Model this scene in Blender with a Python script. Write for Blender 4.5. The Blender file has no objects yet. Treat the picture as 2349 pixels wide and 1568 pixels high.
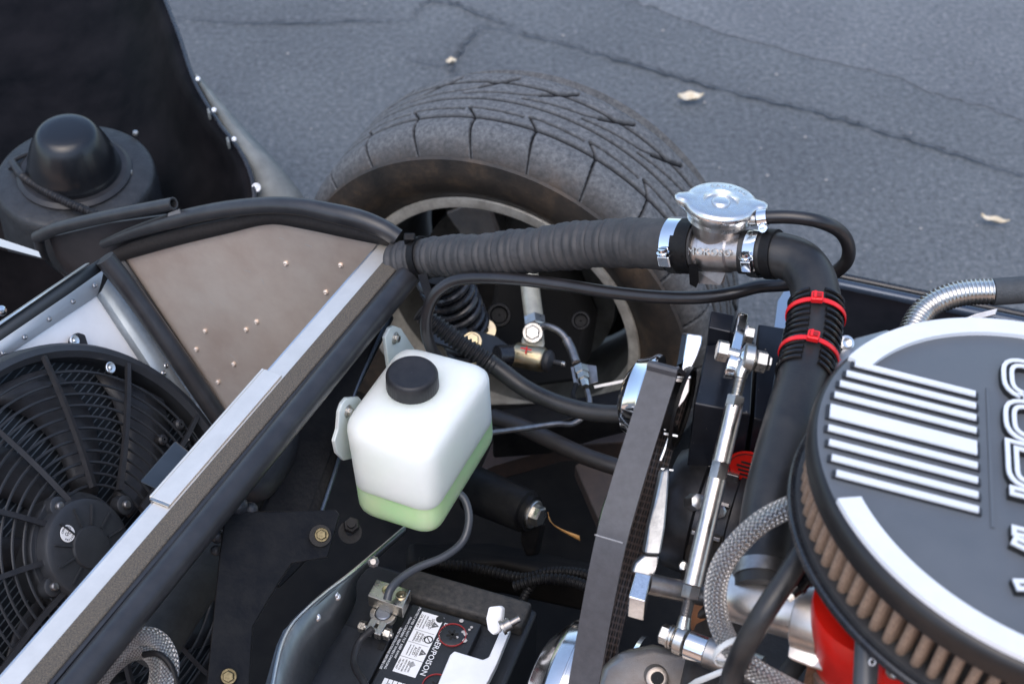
import bpy, bmesh, math, random
from mathutils import Vector, Matrix
random.seed(7)
R = math.radians
S = bpy.context.scene
COL = S.collection
V = Vector

# ------------------------------------------------------------------ camera, world, sun, exposure
CAM = V((0, 0, 1.63)); PITCH = 42.0; FPX = 3400.0; CX = 1174.5; CY = 784.0
cd = bpy.data.cameras.new('camera'); cam = bpy.data.objects.new('camera', cd); COL.objects.link(cam)
cam.location = CAM; cam.rotation_euler = (R(90 - PITCH), 0, 0)
cd.sensor_width = 36; cd.lens = 36 * FPX / 2349; cd.clip_start = .05; cd.clip_end = 600
cd.dof.use_dof = True; cd.dof.focus_distance = 1.42; cd.dof.aperture_fstop = 8.0
S.camera = cam
SUN_EL, SUN_AZ = 62.0, 195.0       # high hazy sky, soft light from behind the photographer
wd = bpy.data.worlds.new('World'); S.world = wd; wd.use_nodes = True
nt = wd.node_tree; bg = nt.nodes['Background']
sk = nt.nodes.new('ShaderNodeTexSky'); sk.sky_type = 'NISHITA'; sk.sun_disc = False
sk.sun_elevation = R(SUN_EL); sk.sun_rotation = R(SUN_AZ); sk.air_density = 1.0; sk.dust_density = 2.0; sk.ozone_density = 1.0
nt.links.new(sk.outputs[0], bg.inputs[0]); bg.inputs[1].default_value = .15
ld = bpy.data.lights.new('sun', 'SUN'); sun = bpy.data.objects.new('sun', ld); COL.objects.link(sun)
ld.energy = .5; ld.angle = R(60); ld.color = (1, .95, .90)
sdir = V((math.sin(R(SUN_AZ)) * math.cos(R(SUN_EL)), math.cos(R(SUN_AZ)) * math.cos(R(SUN_EL)), math.sin(R(SUN_EL))))
sun.rotation_euler = sdir.to_track_quat('Z', 'Y').to_euler()
vs = S.view_settings; vs.view_transform = 'Standard'; vs.look = 'None'; vs.gamma = 1; vs.exposure = 1.18; vs.use_curve_mapping = False
try:
    S.cycles.max_bounces = 8; S.cycles.caustics_reflective = False; S.cycles.caustics_refractive = False
    S.cycles.sample_clamp_indirect = 4
except Exception: pass

# ------------------------------------------------------------------ points: pixel of the 2349 px wide photograph + depth
sP, cP = math.sin(R(PITCH)), math.cos(R(PITCH))
def ray(x, y):
    a = (x - CX) / FPX; b = (CY - y) / FPX
    return V((a, cP + b * sP, -sP + b * cP))
def P(x, y, t): return CAM + ray(x, y) * t
def PZ(x, y, z):
    d = ray(x, y); return CAM + d * ((z - CAM.z) / d.z)
def PP(x, y, p, n):
    d = ray(x, y); return CAM + d * ((p - CAM).dot(n) / d.dot(n))
def depth(p): return (p - CAM).dot(V((0, cP, -sP)))
U = V((math.sin(R(21.5)), math.cos(R(21.5)), 0))      # across the car, away from the camera
W = V((-math.cos(R(21.5)), math.sin(R(21.5)), 0))     # to the car's nose
Z = V((0, 0, 1))

# ------------------------------------------------------------------ materials
MATS = {}
def mat(name, col, rough=.5, metal=0., noise=0., nscale=60., bump=0., bscale=200., col2=None, spec=.5, coat=0., sss=0., aniso=0., rvar=0.):
    m = bpy.data.materials.new(name); m.use_nodes = True; t = m.node_tree; n = t.nodes; l = t.links
    b = n['Principled BSDF']; MATS[name] = m
    b.inputs['Roughness'].default_value = rough; b.inputs['Metallic'].default_value = metal
    b.inputs['Specular IOR Level'].default_value = spec
    b.inputs['Coat Weight'].default_value = coat; b.inputs['Coat Roughness'].default_value = .08
    b.inputs['Anisotropic'].default_value = aniso
    if sss: b.inputs['Subsurface Weight'].default_value = sss; b.inputs['Subsurface Radius'].default_value = (.06, .06, .06); b.inputs['Subsurface Scale'].default_value = 1
    c = (*col, 1); b.inputs['Base Color'].default_value = c
    tc = n.new('ShaderNodeTexCoord')
    if noise:
        nz = n.new('ShaderNodeTexNoise'); nz.inputs['Scale'].default_value = nscale; nz.inputs['Detail'].default_value = 6; nz.inputs['Roughness'].default_value = .65
        l.new(tc.outputs['Object'], nz.inputs['Vector'])
        mr = n.new('ShaderNodeMapRange'); mr.inputs[1].default_value = .35; mr.inputs[2].default_value = .65
        l.new(nz.outputs[0], mr.inputs[0])
        mx = n.new('ShaderNodeMix'); mx.data_type = 'RGBA'
        d2 = col2 if col2 else tuple(max(0, x * (1 - noise)) for x in col)
        mx.inputs[6].default_value = c; mx.inputs[7].default_value = (*d2, 1)
        l.new(mr.outputs[0], mx.inputs[0]); l.new(mx.outputs[2], b.inputs['Base Color'])
        if rvar:
            r2 = n.new('ShaderNodeMapRange'); r2.inputs[3].default_value = max(.02, rough - rvar); r2.inputs[4].default_value = min(1, rough + rvar)
            l.new(mr.outputs[0], r2.inputs[0]); l.new(r2.outputs[0], b.inputs['Roughness'])
    if bump:
        nb = n.new('ShaderNodeTexNoise'); nb.inputs['Scale'].default_value = bscale; nb.inputs['Detail'].default_value = 4
        l.new(tc.outputs['Object'], nb.inputs['Vector'])
        bp = n.new('ShaderNodeBump'); bp.inputs['Strength'].default_value = bump; bp.inputs['Distance'].default_value = .002
        l.new(nb.outputs[0], bp.inputs['Height']); l.new(bp.outputs[0], b.inputs['Normal'])
    return m
BARM = mat('satin_bar_aluminium', (.95, .87, .76), .44, .8, noise=.12, nscale=25, bump=.03, bscale=120)
RUB = mat('hose_rubber', (.013, .013, .014), .40, spec=.4, noise=.5, nscale=25, col2=(.030, .029, .028), bump=.08, bscale=500, rvar=.08)
RUBM = mat('matt_rubber', (.016, .016, .018), .55, noise=.4, nscale=60, col2=(.03, .03, .03), bump=.1, bscale=400)
SEAL = mat('seal_rubber', (.018, .018, .02), .36, noise=.4, nscale=40, col2=(.03, .03, .032))
BLK = mat('black_paint', (.012, .013, .016), .28, noise=.5, nscale=90, col2=(.022, .022, .024), bump=.04, bscale=300, rvar=.1)
BLKM = mat('matt_black_steel', (.005, .005, .006), .45, spec=.16, noise=.6, nscale=45, col2=(.012, .0115, .011), bump=.2, bscale=250)
GEL = mat('black_gelcoat', (.003, .003, .0035), .5, spec=.03, noise=.6, nscale=9, col2=(.010, .009, .010), bump=.12, bscale=40)
PLA = mat('black_plastic', (.016, .016, .018), .42, spec=.35, noise=.3, nscale=80, col2=(.024, .024, .026), bump=.1, bscale=700)
PLAG = mat('grey_black_plastic', (.024, .026, .030), .48, noise=.3, nscale=40, bump=.06, bscale=600)
ALU = mat('sheet_aluminium', (.62, .62, .63), .33, 1, noise=.3, nscale=18, col2=(.46, .45, .45), bump=.03, bscale=120, rvar=.08)
ALUB = mat('bright_aluminium', (.90, .88, .85), .34, 1, noise=.2, nscale=60, rvar=.05)
ALUM = mat('dull_aluminium', (.50, .50, .50), .42, 1, noise=.5, nscale=35, col2=(.36, .35, .34), bump=.05, bscale=200, rvar=.1)
CHR = mat('chrome', (.83, .84, .85), .07, 1, noise=.08, nscale=30)
POL = mat('polished_aluminium', (.80, .78, .76), .16, 1, noise=.15, nscale=40, rvar=.05)
CAST = mat('cast_aluminium', (.44, .39, .34), .45, 1, noise=.5, nscale=24, col2=(.30, .25, .21), bump=.14, bscale=900, rvar=.1)
ZINC = mat('zinc_plating', (.54, .53, .50), .32, 1, noise=.35, nscale=120, col2=(.5, .47, .42), rvar=.1)
GOLD = mat('yellow_zinc_plating', (.42, .35, .20), .36, 1, noise=.5, nscale=80, col2=(.5, .42, .3), rvar=.1)
ARM = mat('cream_plated_tube', (.60, .58, .47), .45, .5, noise=.4, nscale=60, col2=(.42, .40, .33), bump=.06)
STEEL = mat('grey_steel', (.34, .33, .32), .4, 1, noise=.5, nscale=60, col2=(.22, .2, .19), bump=.1)
WHT = mat('white_paint', (.80, .81, .82), .3, noise=.1, nscale=30)
RED = mat('red_nylon', (.78, .015, .02), .35, spec=.5)
REDC = mat('red_plastic', (.62, .012, .006), .3, noise=.2, nscale=30)
NYL = mat('white_nylon', (.75, .74, .70), .4, sss=.2)
FELT = mat('speckled_felt', (.045, .042, .038), .9, noise=.9, nscale=700, col2=(.15, .12, .085), bump=.6, bscale=900)
PAPER = mat('white_label', (.78, .78, .78), .5)
INK = mat('black_ink', (.012, .012, .012), .5)
LIDP = mat('satin_black_lid_paint', (.088, .096, .105), .42, noise=.2, nscale=14, col2=(.104, .112, .121), bump=.12, bscale=900, rvar=.05)  # black lid paint with the sheen of the sky put into its grey base
MACH = mat('machined_white_faces', (.72, .74, .76), .34, noise=.05)
PLEAT = mat('oiled_filter_gauze', (.34, .24, .17), .7, noise=.6, nscale=900, col2=(.14, .09, .06), bump=.6, bscale=1200)
COPP = mat('copper_brown', (.30, .13, .06), .45, .6, noise=.5, nscale=50, col2=(.14, .07, .04))
LEAFM = mat('dry_leaf', (.70, .64, .52), .7, noise=.5, nscale=90, col2=(.55, .44, .28))
FLAP = mat('grey_rubber_flap', (.19, .20, .19), .6, noise=.4, nscale=20)
RIMM = mat('painted_rim', (.74, .71, .63), .36, .4, noise=.3, nscale=40, col2=(.42, .39, .34), rvar=.08)

# ------------------------------------------------------------------ mesh builder (world coordinates)
def frame(ax):
    ax = ax.normalized(); a = V((0, 0, 1)) if abs(ax.z) < .9 else V((1, 0, 0))
    e1 = (a - ax * a.dot(ax)).normalized(); return e1, ax.cross(e1), ax
def spline(pts, n):
    pts = [V(p) for p in pts]; k = len(pts)
    if k == 2: return [pts[0].lerp(pts[1], i / n) for i in range(n + 1)]
    out = []
    seg = [(pts[i + 1] - pts[i]).length for i in range(k - 1)]; tot = sum(seg)
    for j in range(n + 1):
        d = tot * j / n; i = 0
        while i < k - 2 and d > seg[i]: d -= seg[i]; i += 1
        f = min(1, d / max(seg[i], 1e-9))
        p1, p2 = pts[i], pts[i + 1]
        p0 = pts[i - 1] if i else p1 * 2 - p2; p3 = pts[i + 2] if i + 2 < k else p2 * 2 - p1
        h = seg[i]
        m1 = (p2 - p0) * (h / max((p2 - p1).length + (p1 - p0).length, 1e-9)); m2 = (p3 - p1) * (h / max((p3 - p2).length + (p2 - p1).length, 1e-9))
        f2, f3 = f * f, f * f * f
        out.append(p1 * (2 * f3 - 3 * f2 + 1) + m1 * (f3 - 2 * f2 + f) + p2 * (-2 * f3 + 3 * f2) + m2 * (f3 - f2))
    return out
class MB:
    def __init__(s): s.v = []; s.f = []; s.uv = {}; s.at = None
    def add(s, v, f):
        o = len(s.v); s.v += [V(p) for p in v]; s.f += [tuple(i + o for i in q) for q in f]; return s
    def loft(s, rings, close=True, cap0=False, cap1=False, uvl=None):
        o = len(s.v); n = len(rings[0])
        for r in rings: s.v += r
        for i in range(len(rings) - 1):
            for j in range(n if close else n - 1):
                k = (j + 1) % n
                s.f.append((o + i * n + j, o + i * n + k, o + (i + 1) * n + k, o + (i + 1) * n + j))
                if uvl: s.uv[len(s.f) - 1] = ((j / n, uvl[i]), ((j + 1) / n, uvl[i]), ((j + 1) / n, uvl[i + 1]), (j / n, uvl[i + 1]))
        if cap0: s.f.append(tuple(o + j for j in reversed(range(n))))
        if cap1: s.f.append(tuple(o + (len(rings) - 1) * n + j for j in range(n)))
        return s
    def tube(s, pts, r, n=24, seg=14, caps=True, raw=False, uv=False, squash=None):
        c = [V(p) for p in pts] if raw else spline(pts, n)
        ax = (c[1] - c[0]).normalized(); e1 = frame(ax)[0]; rings = []; uvl = []; L = 0
        for i, p in enumerate(c):
            a = (c[min(i + 1, len(c) - 1)] - c[max(i - 1, 0)]).normalized()
            e1 = (e1 - a * e1.dot(a)).normalized(); e2 = a.cross(e1)
            if i: L += (p - c[i - 1]).length
            rr = r(i / (len(c) - 1), L) if callable(r) else r
            rings.append([p + e1 * (rr * math.cos(2 * math.pi * j / seg)) + e2 * (rr * math.sin(2 * math.pi * j / seg)) for j in range(seg)])
            uvl.append(L)
        return s.loft(rings, True, caps, caps, uvl if uv else None)
    def lathe(s, o, ax, prof, seg=32, cap0=False, cap1=False, a0=0., a1=None, e=None):
        e1, e2, a = frame(ax)
        if e is not None: e1 = (e - a * e.dot(a)).normalized(); e2 = a.cross(e1)
        full = a1 is None; a1 = 2 * math.pi if full else a1; m = seg if full else seg + 1
        rings = [[o + a * h + (e1 * math.cos(a0 + (a1 - a0) * j / seg) + e2 * math.sin(a0 + (a1 - a0) * j / seg)) * rr for j in range(m)] for h, rr in prof]
        return s.loft(rings, full, cap0, cap1)
    def cyl(s, p0, p1, r, seg=20, r1=None):
        d = p1 - p0; return s.lathe(p0, d, [(0, r), (d.length, r if r1 is None else r1)], seg, True, True)
    def box(s, c, ex, ey, ez):       # half-vectors
        v = [c + ex * a + ey * b + ez * d for a in (-1, 1) for b in (-1, 1) for d in (-1, 1)]
        f = [(0, 1, 3, 2), (4, 6, 7, 5), (0, 4, 5, 1), (2, 3, 7, 6), (0, 2, 6, 4), (1, 5, 7, 3)]
        if ex.cross(ey).dot(ez) < 0: f = [q[::-1] for q in f]
        return s.add(v, f)
    def prism(s, poly, n, th):       # polygon extruded by th along n (from poly to poly + n*th)
        k = len(poly); n = n.normalized(); a = [V(p) for p in poly]; b = [p + n * th for p in a]
        f = [tuple(reversed(range(k))), tuple(range(k, 2 * k))] + [(i, (i + 1) % k, k + (i + 1) % k, k + i) for i in range(k)]
        nn = V((0, 0, 0))
        for i in range(k): nn += a[i].cross(a[(i + 1) % k])
        if nn.dot(n) < 0: f = [q[::-1] for q in f]
        return s.add(a + b, f)
    def hexa(s, o, ax, r, h): return s.lathe(o, ax, [(0, r), (h * .82, r), (h, r * .86)], 6, True, True)
    def sphere(s, o, r, ax=Z, seg=16, rows=8):
        return s.lathe(o, ax, [(-r * math.cos(math.pi * i / rows), max(1e-5, r * math.sin(math.pi * i / rows))) for i in range(rows + 1)], seg)
    def grid(s, rows): return s.loft(rows, False)
    def torus(s, o, ax, R_, r, n=40, seg=12):
        e1, e2, a = frame(ax)
        rings = [[o + (e1 * math.cos(t) + e2 * math.sin(t)) * (R_ + r * math.cos(q)) + a * (r * math.sin(q)) for q in [2 * math.pi * j / seg for j in range(seg)]] for t in [2 * math.pi * i / n for i in range(n)]]
        rings.append(rings[0]); return s.loft(rings)
WM = {}
def link(o, loc, parent):
    COL.objects.link(o); o.location = loc; WM[o.name] = Matrix.Translation(loc)
    if parent is not None:
        o.parent = parent; o.matrix_parent_inverse = WM[parent.name].inverted()
    return o
def props(o, label=None, cat=None, group=None, kind=None):
    if label: o['label'] = label
    if cat: o['category'] = cat
    if group: o['group'] = group
    if kind: o['kind'] = kind
    return o
def mesh(name, b, m, parent=None, ang=35, bevel=0., bseg=2, thick=0., sub=0, origin=None):
    xs = [p.x for p in b.v]; ys = [p.y for p in b.v]; zs = [p.z for p in b.v]
    o = origin or V(((min(xs) + max(xs)) / 2, (min(ys) + max(ys)) / 2, min(zs)))
    me = bpy.data.meshes.new(name); me.from_pydata([p - o for p in b.v], [], b.f)
    if b.uv:
        ul = me.uv_layers.new(name='UVMap'); d = ul.data
        for pi, uv in b.uv.items():
            for li, q in zip(me.polygons[pi].loop_indices, uv): d[li].uv = q
    if b.at:
        at = me.attributes.new('groove', 'FLOAT', 'POINT'); at.data.foreach_set('value', b.at)
    me.materials.append(m); me.update()
    me.polygons.foreach_set('use_smooth', [True] * len(me.polygons)); me.set_sharp_from_angle(angle=R(ang))
    ob = bpy.data.objects.new(name, me)
    if thick: q = ob.modifiers.new('thickness', 'SOLIDIFY'); q.thickness = thick; q.offset = 0
    if bevel: q = ob.modifiers.new('bevel', 'BEVEL'); q.width = bevel; q.segments = bseg; q.limit_method = 'ANGLE'; q.angle_limit = R(30); q.harden_normals = True
    if sub: q = ob.modifiers.new('smooth', 'SUBSURF'); q.levels = sub; q.render_levels = sub
    return link(ob, o, parent)
def thing(name, label, cat, loc, group=None):
    o = bpy.data.objects.new(name, None); o.empty_display_size = .02
    link(o, loc, None); return props(o, label, cat, group)
def solo(name, label, cat, b, m, group=None, **k): return props(mesh(name, b, m, None, **k), label, cat, group)
def place(name, src, mw, parent):     # another object on the same mesh, in world matrix mw
    o = bpy.data.objects.new(name, src.data); COL.objects.link(o); o.parent = parent
    if parent is not None: o.matrix_parent_inverse = WM[parent.name].inverted()
    o.matrix_basis = mw
    for md in src.modifiers:
        q = o.modifiers.new(md.name, md.type)
        if md.type == 'BEVEL': q.width = md.width; q.segments = md.segments; q.limit_method = 'ANGLE'; q.angle_limit = md.angle_limit
    WM[o.name] = mw.copy(); return o
def MX(o, ax, e=None):
    e1, e2, a = frame(ax)
    if e is not None: e1 = (e - a * e.dot(a)).normalized(); e2 = a.cross(e1)
    return Matrix(((e1.x, e2.x, a.x, o.x), (e1.y, e2.y, a.y, o.y), (e1.z, e2.z, a.z, o.z), (0, 0, 0, 1)))
PROTO = {}
def piece(name, kind, o, ax, parent, m, scale=1., e=None):
    """small repeated hardware sharing mesh data: rivet, screw, bolt, nut, washer"""
    key = (kind, m.name)
    if key not in PROTO:
        b = MB(); O = V((0, 0, 0))
        if kind == 'rivet': b.lathe(O, Z, [(-.001, .003), (.0004, .003), (.0013, .0022), (.0016, .0012), (.0012, .0009), (.0009, .0001)], 14)
        elif kind == 'screw':
            b.lathe(O, Z, [(-.001, .004), (.001, .004), (.0026, .003), (.003, .0015), (.003, .0001)], 16)
            b.box(V((0, 0, .0031)), V((.0028, 0, 0)), V((0, .0006, 0)), V((0, 0, .0003)))
        elif kind == 'bolt':
            b.lathe(O, Z, [(-.002, .0095), (.0012, .0095), (.0018, .009), (.0018, .0001)], 20); b.hexa(V((0, 0, .0015)), Z, .007, .0055)
        elif kind == 'nut': b.hexa(O, Z, .0075, .007); b.cyl(V((0, 0, .006)), V((0, 0, .012)), .0038, 12)
        elif kind == 'washer': b.lathe(O, Z, [(0, .0035), (.0016, .0035), (.0016, .0105), (0, .0105), (0, .0035)], 22)
        elif kind == 'disc': b.lathe(O, Z, [(-.001, .0075), (.0012, .0075), (.0018, .0065), (.0012, .003), (.0022, .002), (.0022, .0001)], 20)
        me = bpy.data.meshes.new(kind); me.from_pydata(b.v, [], b.f); me.materials.append(m); me.update()
        me.polygons.foreach_set('use_smooth', [True] * len(me.polygons)); me.set_sharp_from_angle(angle=R(35))
        PROTO[key] = me
    o2 = bpy.data.objects.new(name, PROTO[key]); COL.objects.link(o2); o2.parent = parent
    if parent is not None: o2.matrix_parent_inverse = WM[parent.name].inverted()
    mw = MX(o, ax, e) @ Matrix.Scale(scale, 4); o2.matrix_basis = mw; WM[o2.name] = mw; return o2
def text(name, body, o, right, up, size, m, parent, ext=.0003, align='CENTER', spacing=1.):
    c = bpy.data.curves.new(name, 'FONT'); c.body = body; c.size = size; c.extrude = ext; c.align_x = align; c.align_y = 'CENTER'; c.resolution_u = 2; c.space_character = spacing
    t = bpy.data.objects.new(name + '_source', c); COL.objects.link(t)
    dg = bpy.context.evaluated_depsgraph_get(); me = bpy.data.meshes.new_from_object(t.evaluated_get(dg)); bpy.data.objects.remove(t)
    me.name = name; me.materials.clear(); me.materials.append(m)
    right = right.normalized(); up = (up - right * up.dot(right)).normalized(); n = right.cross(up)
    ob = bpy.data.objects.new(name, me); COL.objects.link(ob); ob.parent = parent
    if parent is not None: ob.matrix_parent_inverse = WM[parent.name].inverted()
    mw = Matrix(((right.x, up.x, n.x, o.x), (right.y, up.y, n.y, o.y), (right.z, up.z, n.z, o.z), (0, 0, 0, 1)))
    ob.matrix_basis = mw; WM[ob.name] = mw; return ob
def T(name, label, cat, pts, r, m, n=48, seg=16, **k):
    return solo(name, label, cat, MB().tube([P(*p) for p in pts], r, n, seg), m, **k)

# ------------------------------------------------------------------ ground
am = mat('asphalt', (.075, .078, .084), .9); t = am.node_tree; n = t.nodes; l = t.links; b = n['Principled BSDF']
tc = n.new('ShaderNodeTexCoord')
def nz(scale, det=6, rg=.6):
    q = n.new('ShaderNodeTexNoise'); q.inputs['Scale'].default_value = scale; q.inputs['Detail'].default_value = det; q.inputs['Roughness'].default_value = rg
    l.new(tc.outputs['Object'], q.inputs['Vector']); return q
def ramp(src, pts):
    q = n.new('ShaderNodeValToRGB'); e = q.color_ramp.elements
    while len(e) < len(pts): e.new(.5)
    for i, (p, c) in enumerate(pts): e[i].position = p; e[i].color = (*c, 1)
    l.new(src, q.inputs[0]); return q
g1 = ramp(nz(85, 8, .85).outputs[0], [(.35, (.048, .056, .062)), (.48, (.108, .121, .131)), (.55, (.135, .148, .158)), (.66, (.26, .272, .28))])
g2 = ramp(nz(1.6, 5).outputs[0], [(.3, (.80, .80, .82)), (.7, (1.22, 1.2, 1.18))])
mx = n.new('ShaderNodeMix'); mx.data_type = 'RGBA'; mx.blend_type = 'MULTIPLY'; mx.inputs[0].default_value = 1
l.new(g1.outputs[0], mx.inputs[6]); l.new(g2.outputs[0], mx.inputs[7])
vor = n.new('ShaderNodeTexVoronoi'); vor.inputs['Scale'].default_value = 38; l.new(tc.outputs['Object'], vor.inputs['Vector'])
sp = ramp(vor.outputs['Distance'], [(0, (1, 1, 1)), (.04, (1, 1, 1)), (.055, (0, 0, 0))]); sp2 = ramp(nz(9, 2).outputs[0], [(.5, (0, 0, 0)), (.62, (1, 1, 1))])
ms = n.new('ShaderNodeMath'); ms.operation = 'MULTIPLY'; l.new(sp.outputs[0], ms.inputs[0]); l.new(sp2.outputs[0], ms.inputs[1])
mx2 = n.new('ShaderNodeMix'); mx2.data_type = 'RGBA'; l.new(ms.outputs[0], mx2.inputs[0]); l.new(mx.outputs[2], mx2.inputs[6]); mx2.inputs[7].default_value = (.32, .30, .28, 1)
l.new(mx2.outputs[2], b.inputs['Base Color'])
bp = n.new('ShaderNodeBump'); bp.inputs['Strength'].default_value = .9; bp.inputs['Distance'].default_value = .006
l.new(nz(110, 8, .75).outputs[0], bp.inputs['Height']); l.new(bp.outputs[0], b.inputs['Normal'])
am2 = am.copy(); am2.name = 'worn_asphalt'
for q in am2.node_tree.nodes:
    if q.type == 'MIX' and q.blend_type == 'MULTIPLY':
        s2 = am2.node_tree.nodes.new('ShaderNodeMix'); s2.data_type = 'RGBA'; s2.blend_type = 'MULTIPLY'; s2.inputs[0].default_value = 1; s2.inputs[7].default_value = (1.25, 1.23, 1.22, 1)
        src = q.outputs[2].links[0].to_socket; am2.node_tree.links.new(q.outputs[2], s2.inputs[6]); am2.node_tree.links.new(s2.outputs[2], src)
        break
gb = MB(); NG = 40
gb.add([V((x, y, 0)) for x, y in ((-250, -250), (250, -250), (250, 250), (-250, 250))], [(0, 1, 2, 3)])
props(mesh('asphalt_ground', gb, am), 'grey worn asphalt of the parking lot', None, None, 'structure')
def jag(pts, n, amp):
    out = []; c = spline([PZ(x, y, 0) for x, y in pts], n)
    for p in c: out.append(p + V((random.uniform(-amp, amp), random.uniform(-amp, amp), 0)))
    return out
wa = jag([(1380, -40), (1480, 12), (1700, 88), (1850, 130), (2050, 180), (2349, 280), (2600, 350)], 60, .012)
poly = [p + V((0, 0, .0015)) for p in wa] + [V((6, 6, .0015)), V((6, 12, .0015)), V((-3, 12, .0015))]
props(mesh('worn_asphalt', MB().add(poly, [tuple(range(len(poly)))]), am2), 'paler worn strip of asphalt', None, None, 'structure')
tar = mat('crack_tar', (.034, .038, .042), .85, noise=.6, nscale=40, col2=(.11, .12, .128), bump=.5)
def crack(pts, n, w, z=.008):
    c = jag(pts, n, .006); rows = []
    for i, p in enumerate(c):
        a = (c[min(i + 1, n)] - c[max(i - 1, 0)]).normalized(); e = V((-a.y, a.x, 0)); ww = w * random.uniform(.3, 1.5) * min(1, .25 + 3 * min(i, n - i) / n)
        q = p + V((0, 0, z)); rows.append([q - e * ww, q + e * ww])
    props(mesh('asphalt_crack', MB().grid(rows), tar), 'dark crack across the asphalt', None, None, 'structure')
crack([(1100, 65), (1150, 70), (1290, 105), (1480, 160), (1640, 205), (1900, 270), (2100, 330), (2349, 405), (2500, 440)], 140, .0048)
crack([(952, 50), (958, 24), (985, 8), (1040, 12), (1098, 36), (1180, 68)], 60, .0036)
crack([(1101, 66), (1070, 98), (1050, 130), (1032, 152), (1046, 190)], 40, .0042, .009)
crack([(395, 46), (560, 56), (760, 54), (948, 51)], 60, .003)
crack([(925, 140), (980, 150), (1030, 153)], 20, .002)
def leaf(px, py, L, wd_, rot, label, curl=.5):
    o = PZ(px, py, .0); rows = []; N = 10
    for i in range(N + 1):
        f = i / N; hw = wd_ * math.sin(math.pi * (f ** .8)) * .5 + .0006
        x = (f - .5) * L; zz = .012 + curl * L * .25 * (2 * f - 1) ** 2
        row = []
        for j in range(-3, 4):
            y = hw * j / 3; row.append(o + V((x * math.cos(rot) - y * math.sin(rot), x * math.sin(rot) + y * math.cos(rot), zz + abs(j / 3) * wd_ * .3 + .003 * math.sin(9 * f + j))))
        rows.append(row)
    solo('fallen_leaf', label, 'leaf', MB().grid(rows), LEAFM, group='dry leaves on the asphalt', thick=.0008)
leaf(1583, 240, .052, .028, .1, 'larger curled pale dry leaf on the asphalt right of the tyre top')
leaf(2278, 519, .05, .013, -.35, 'narrow pale dry leaf on the asphalt at the right edge')
leaf(1036, 153, .022, .014, .3, 'tiny pale leaf scrap beside the crack behind the tyre', .2)
gm = mat('pale_grit', (.38, .36, .34), .8); gr = MB()
for i in range(80):
    p = PZ(random.uniform(380, 2349), random.uniform(-20, 700), .004); s_ = random.choice((.001, .0015, .002, .003))
    gr.lathe(p, Z, [(0, s_), (s_ * .6, s_ * .9), (s_, s_ * .3)], 5, False, True)
props(mesh('grit', gr, gm), 'pale grit scattered on the asphalt', None, None, 'stuff')


# added out of view: tan ground and terracotta wall for warm reflections in metal
props(mesh('driveway', MB().add([V((-14, -7.2, .004)), V((14, -7.2, .004)), V((14, .15, .004)), V((-14, .15, .004))], [(0, 1, 2, 3)]), mat('tan_paving', (.58, .38, .26), .8, noise=.2, nscale=8, bump=.3)), 'tan paved driveway on the near side of the car', None, None, 'structure')
hw_ = thing('house_wall', 'warm terracotta house wall standing behind the photographer', 'wall', V((0, -7.2, 0)))
mesh('wall', MB().box(V((0, -7.35, 1.4)), V((9, 0, 0)), V((0, .15, 0)), V((0, 0, 1.4))), mat('terracotta_render', (.66, .40, .26), .85, noise=.2, nscale=6, bump=.3, bscale=60), hw_)
mesh('plinth', MB().box(V((0, -7.18, .2)), V((9, 0, 0)), V((0, .02, 0)), V((0, 0, .2))), mat('plinth_render', (.36, .30, .25), .85), hw_)
REAR = -W
# ------------------------------------------------------------------ front wheel
WC = P(1136.5, 741.8, 2.008)
def wp(a, r, th): return WC + U * a + (Z * math.cos(th) + REAR * math.sin(th)) * r
tm = mat('tyre_rubber', (.1, .1, .1), .8); t = tm.node_tree; n = t.nodes; l = t.links; b = n['Principled BSDF']
tc = n.new('ShaderNodeTexCoord'); at = n.new('ShaderNodeAttribute'); at.attribute_name = 'groove'
q = nz  # noise helper works on the globals below
def nz(scale, det=6, rg=.6):
    q = n.new('ShaderNodeTexNoise'); q.inputs['Scale'].default_value = scale; q.inputs['Detail'].default_value = det; q.inputs['Roughness'].default_value = rg
    l.new(tc.outputs['Object'], q.inputs['Vector']); return q
def ramp(src, pts):
    q = n.new('ShaderNodeValToRGB'); e = q.color_ramp.elements
    while len(e) < len(pts): e.new(.5)
    for i, (p, c) in enumerate(pts): e[i].position = p; e[i].color = (*c, 1)
    l.new(src, q.inputs[0]); return q
tread = ramp(nz(170, 4, .7).outputs[0], [(.30, (.062, .066, .070)), (.5, (.108, .113, .118)), (.70, (.165, .168, .17))])
side = ramp(nz(14, 6, .7).outputs[0], [(.34, (.020, .019, .018)), (.52, (.042, .034, .028)), (.68, (.095, .066, .044))])
def mixn(fac, a, b_):
    m_ = n.new('ShaderNodeMix'); m_.data_type = 'RGBA'; l.new(fac, m_.inputs[0])
    for k, s_ in ((6, a), (7, b_)):
        if isinstance(s_, tuple): m_.inputs[k].default_value = s_
        else: l.new(s_, m_.inputs[k])
    return m_.outputs[2]
def clampn(mul):
    m_ = n.new('ShaderNodeMath'); m_.operation = 'MULTIPLY'; m_.use_clamp = True; m_.inputs[1].default_value = mul; l.new(at.outputs['Fac'], m_.inputs[0]); return m_.outputs[0]
sd, gv = clampn(-1), clampn(1)
l.new(mixn(gv, mixn(sd, tread.outputs[0], side.outputs[0]), (.004, .004, .005, 1)), b.inputs['Base Color'])
b.inputs['Specular IOR Level'].default_value = .22
rr = n.new('ShaderNodeMapRange'); rr.inputs[3].default_value = .85; rr.inputs[4].default_value = .5; l.new(sd, rr.inputs[0]); l.new(rr.outputs[0], b.inputs['Roughness'])
bp = n.new('ShaderNodeBump'); bp.inputs['Strength'].default_value = .35; bp.inputs['Distance'].default_value = .002; l.new(nz(330, 4).outputs[0], bp.inputs['Height']); l.new(bp.outputs[0], b.inputs['Normal'])

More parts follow.
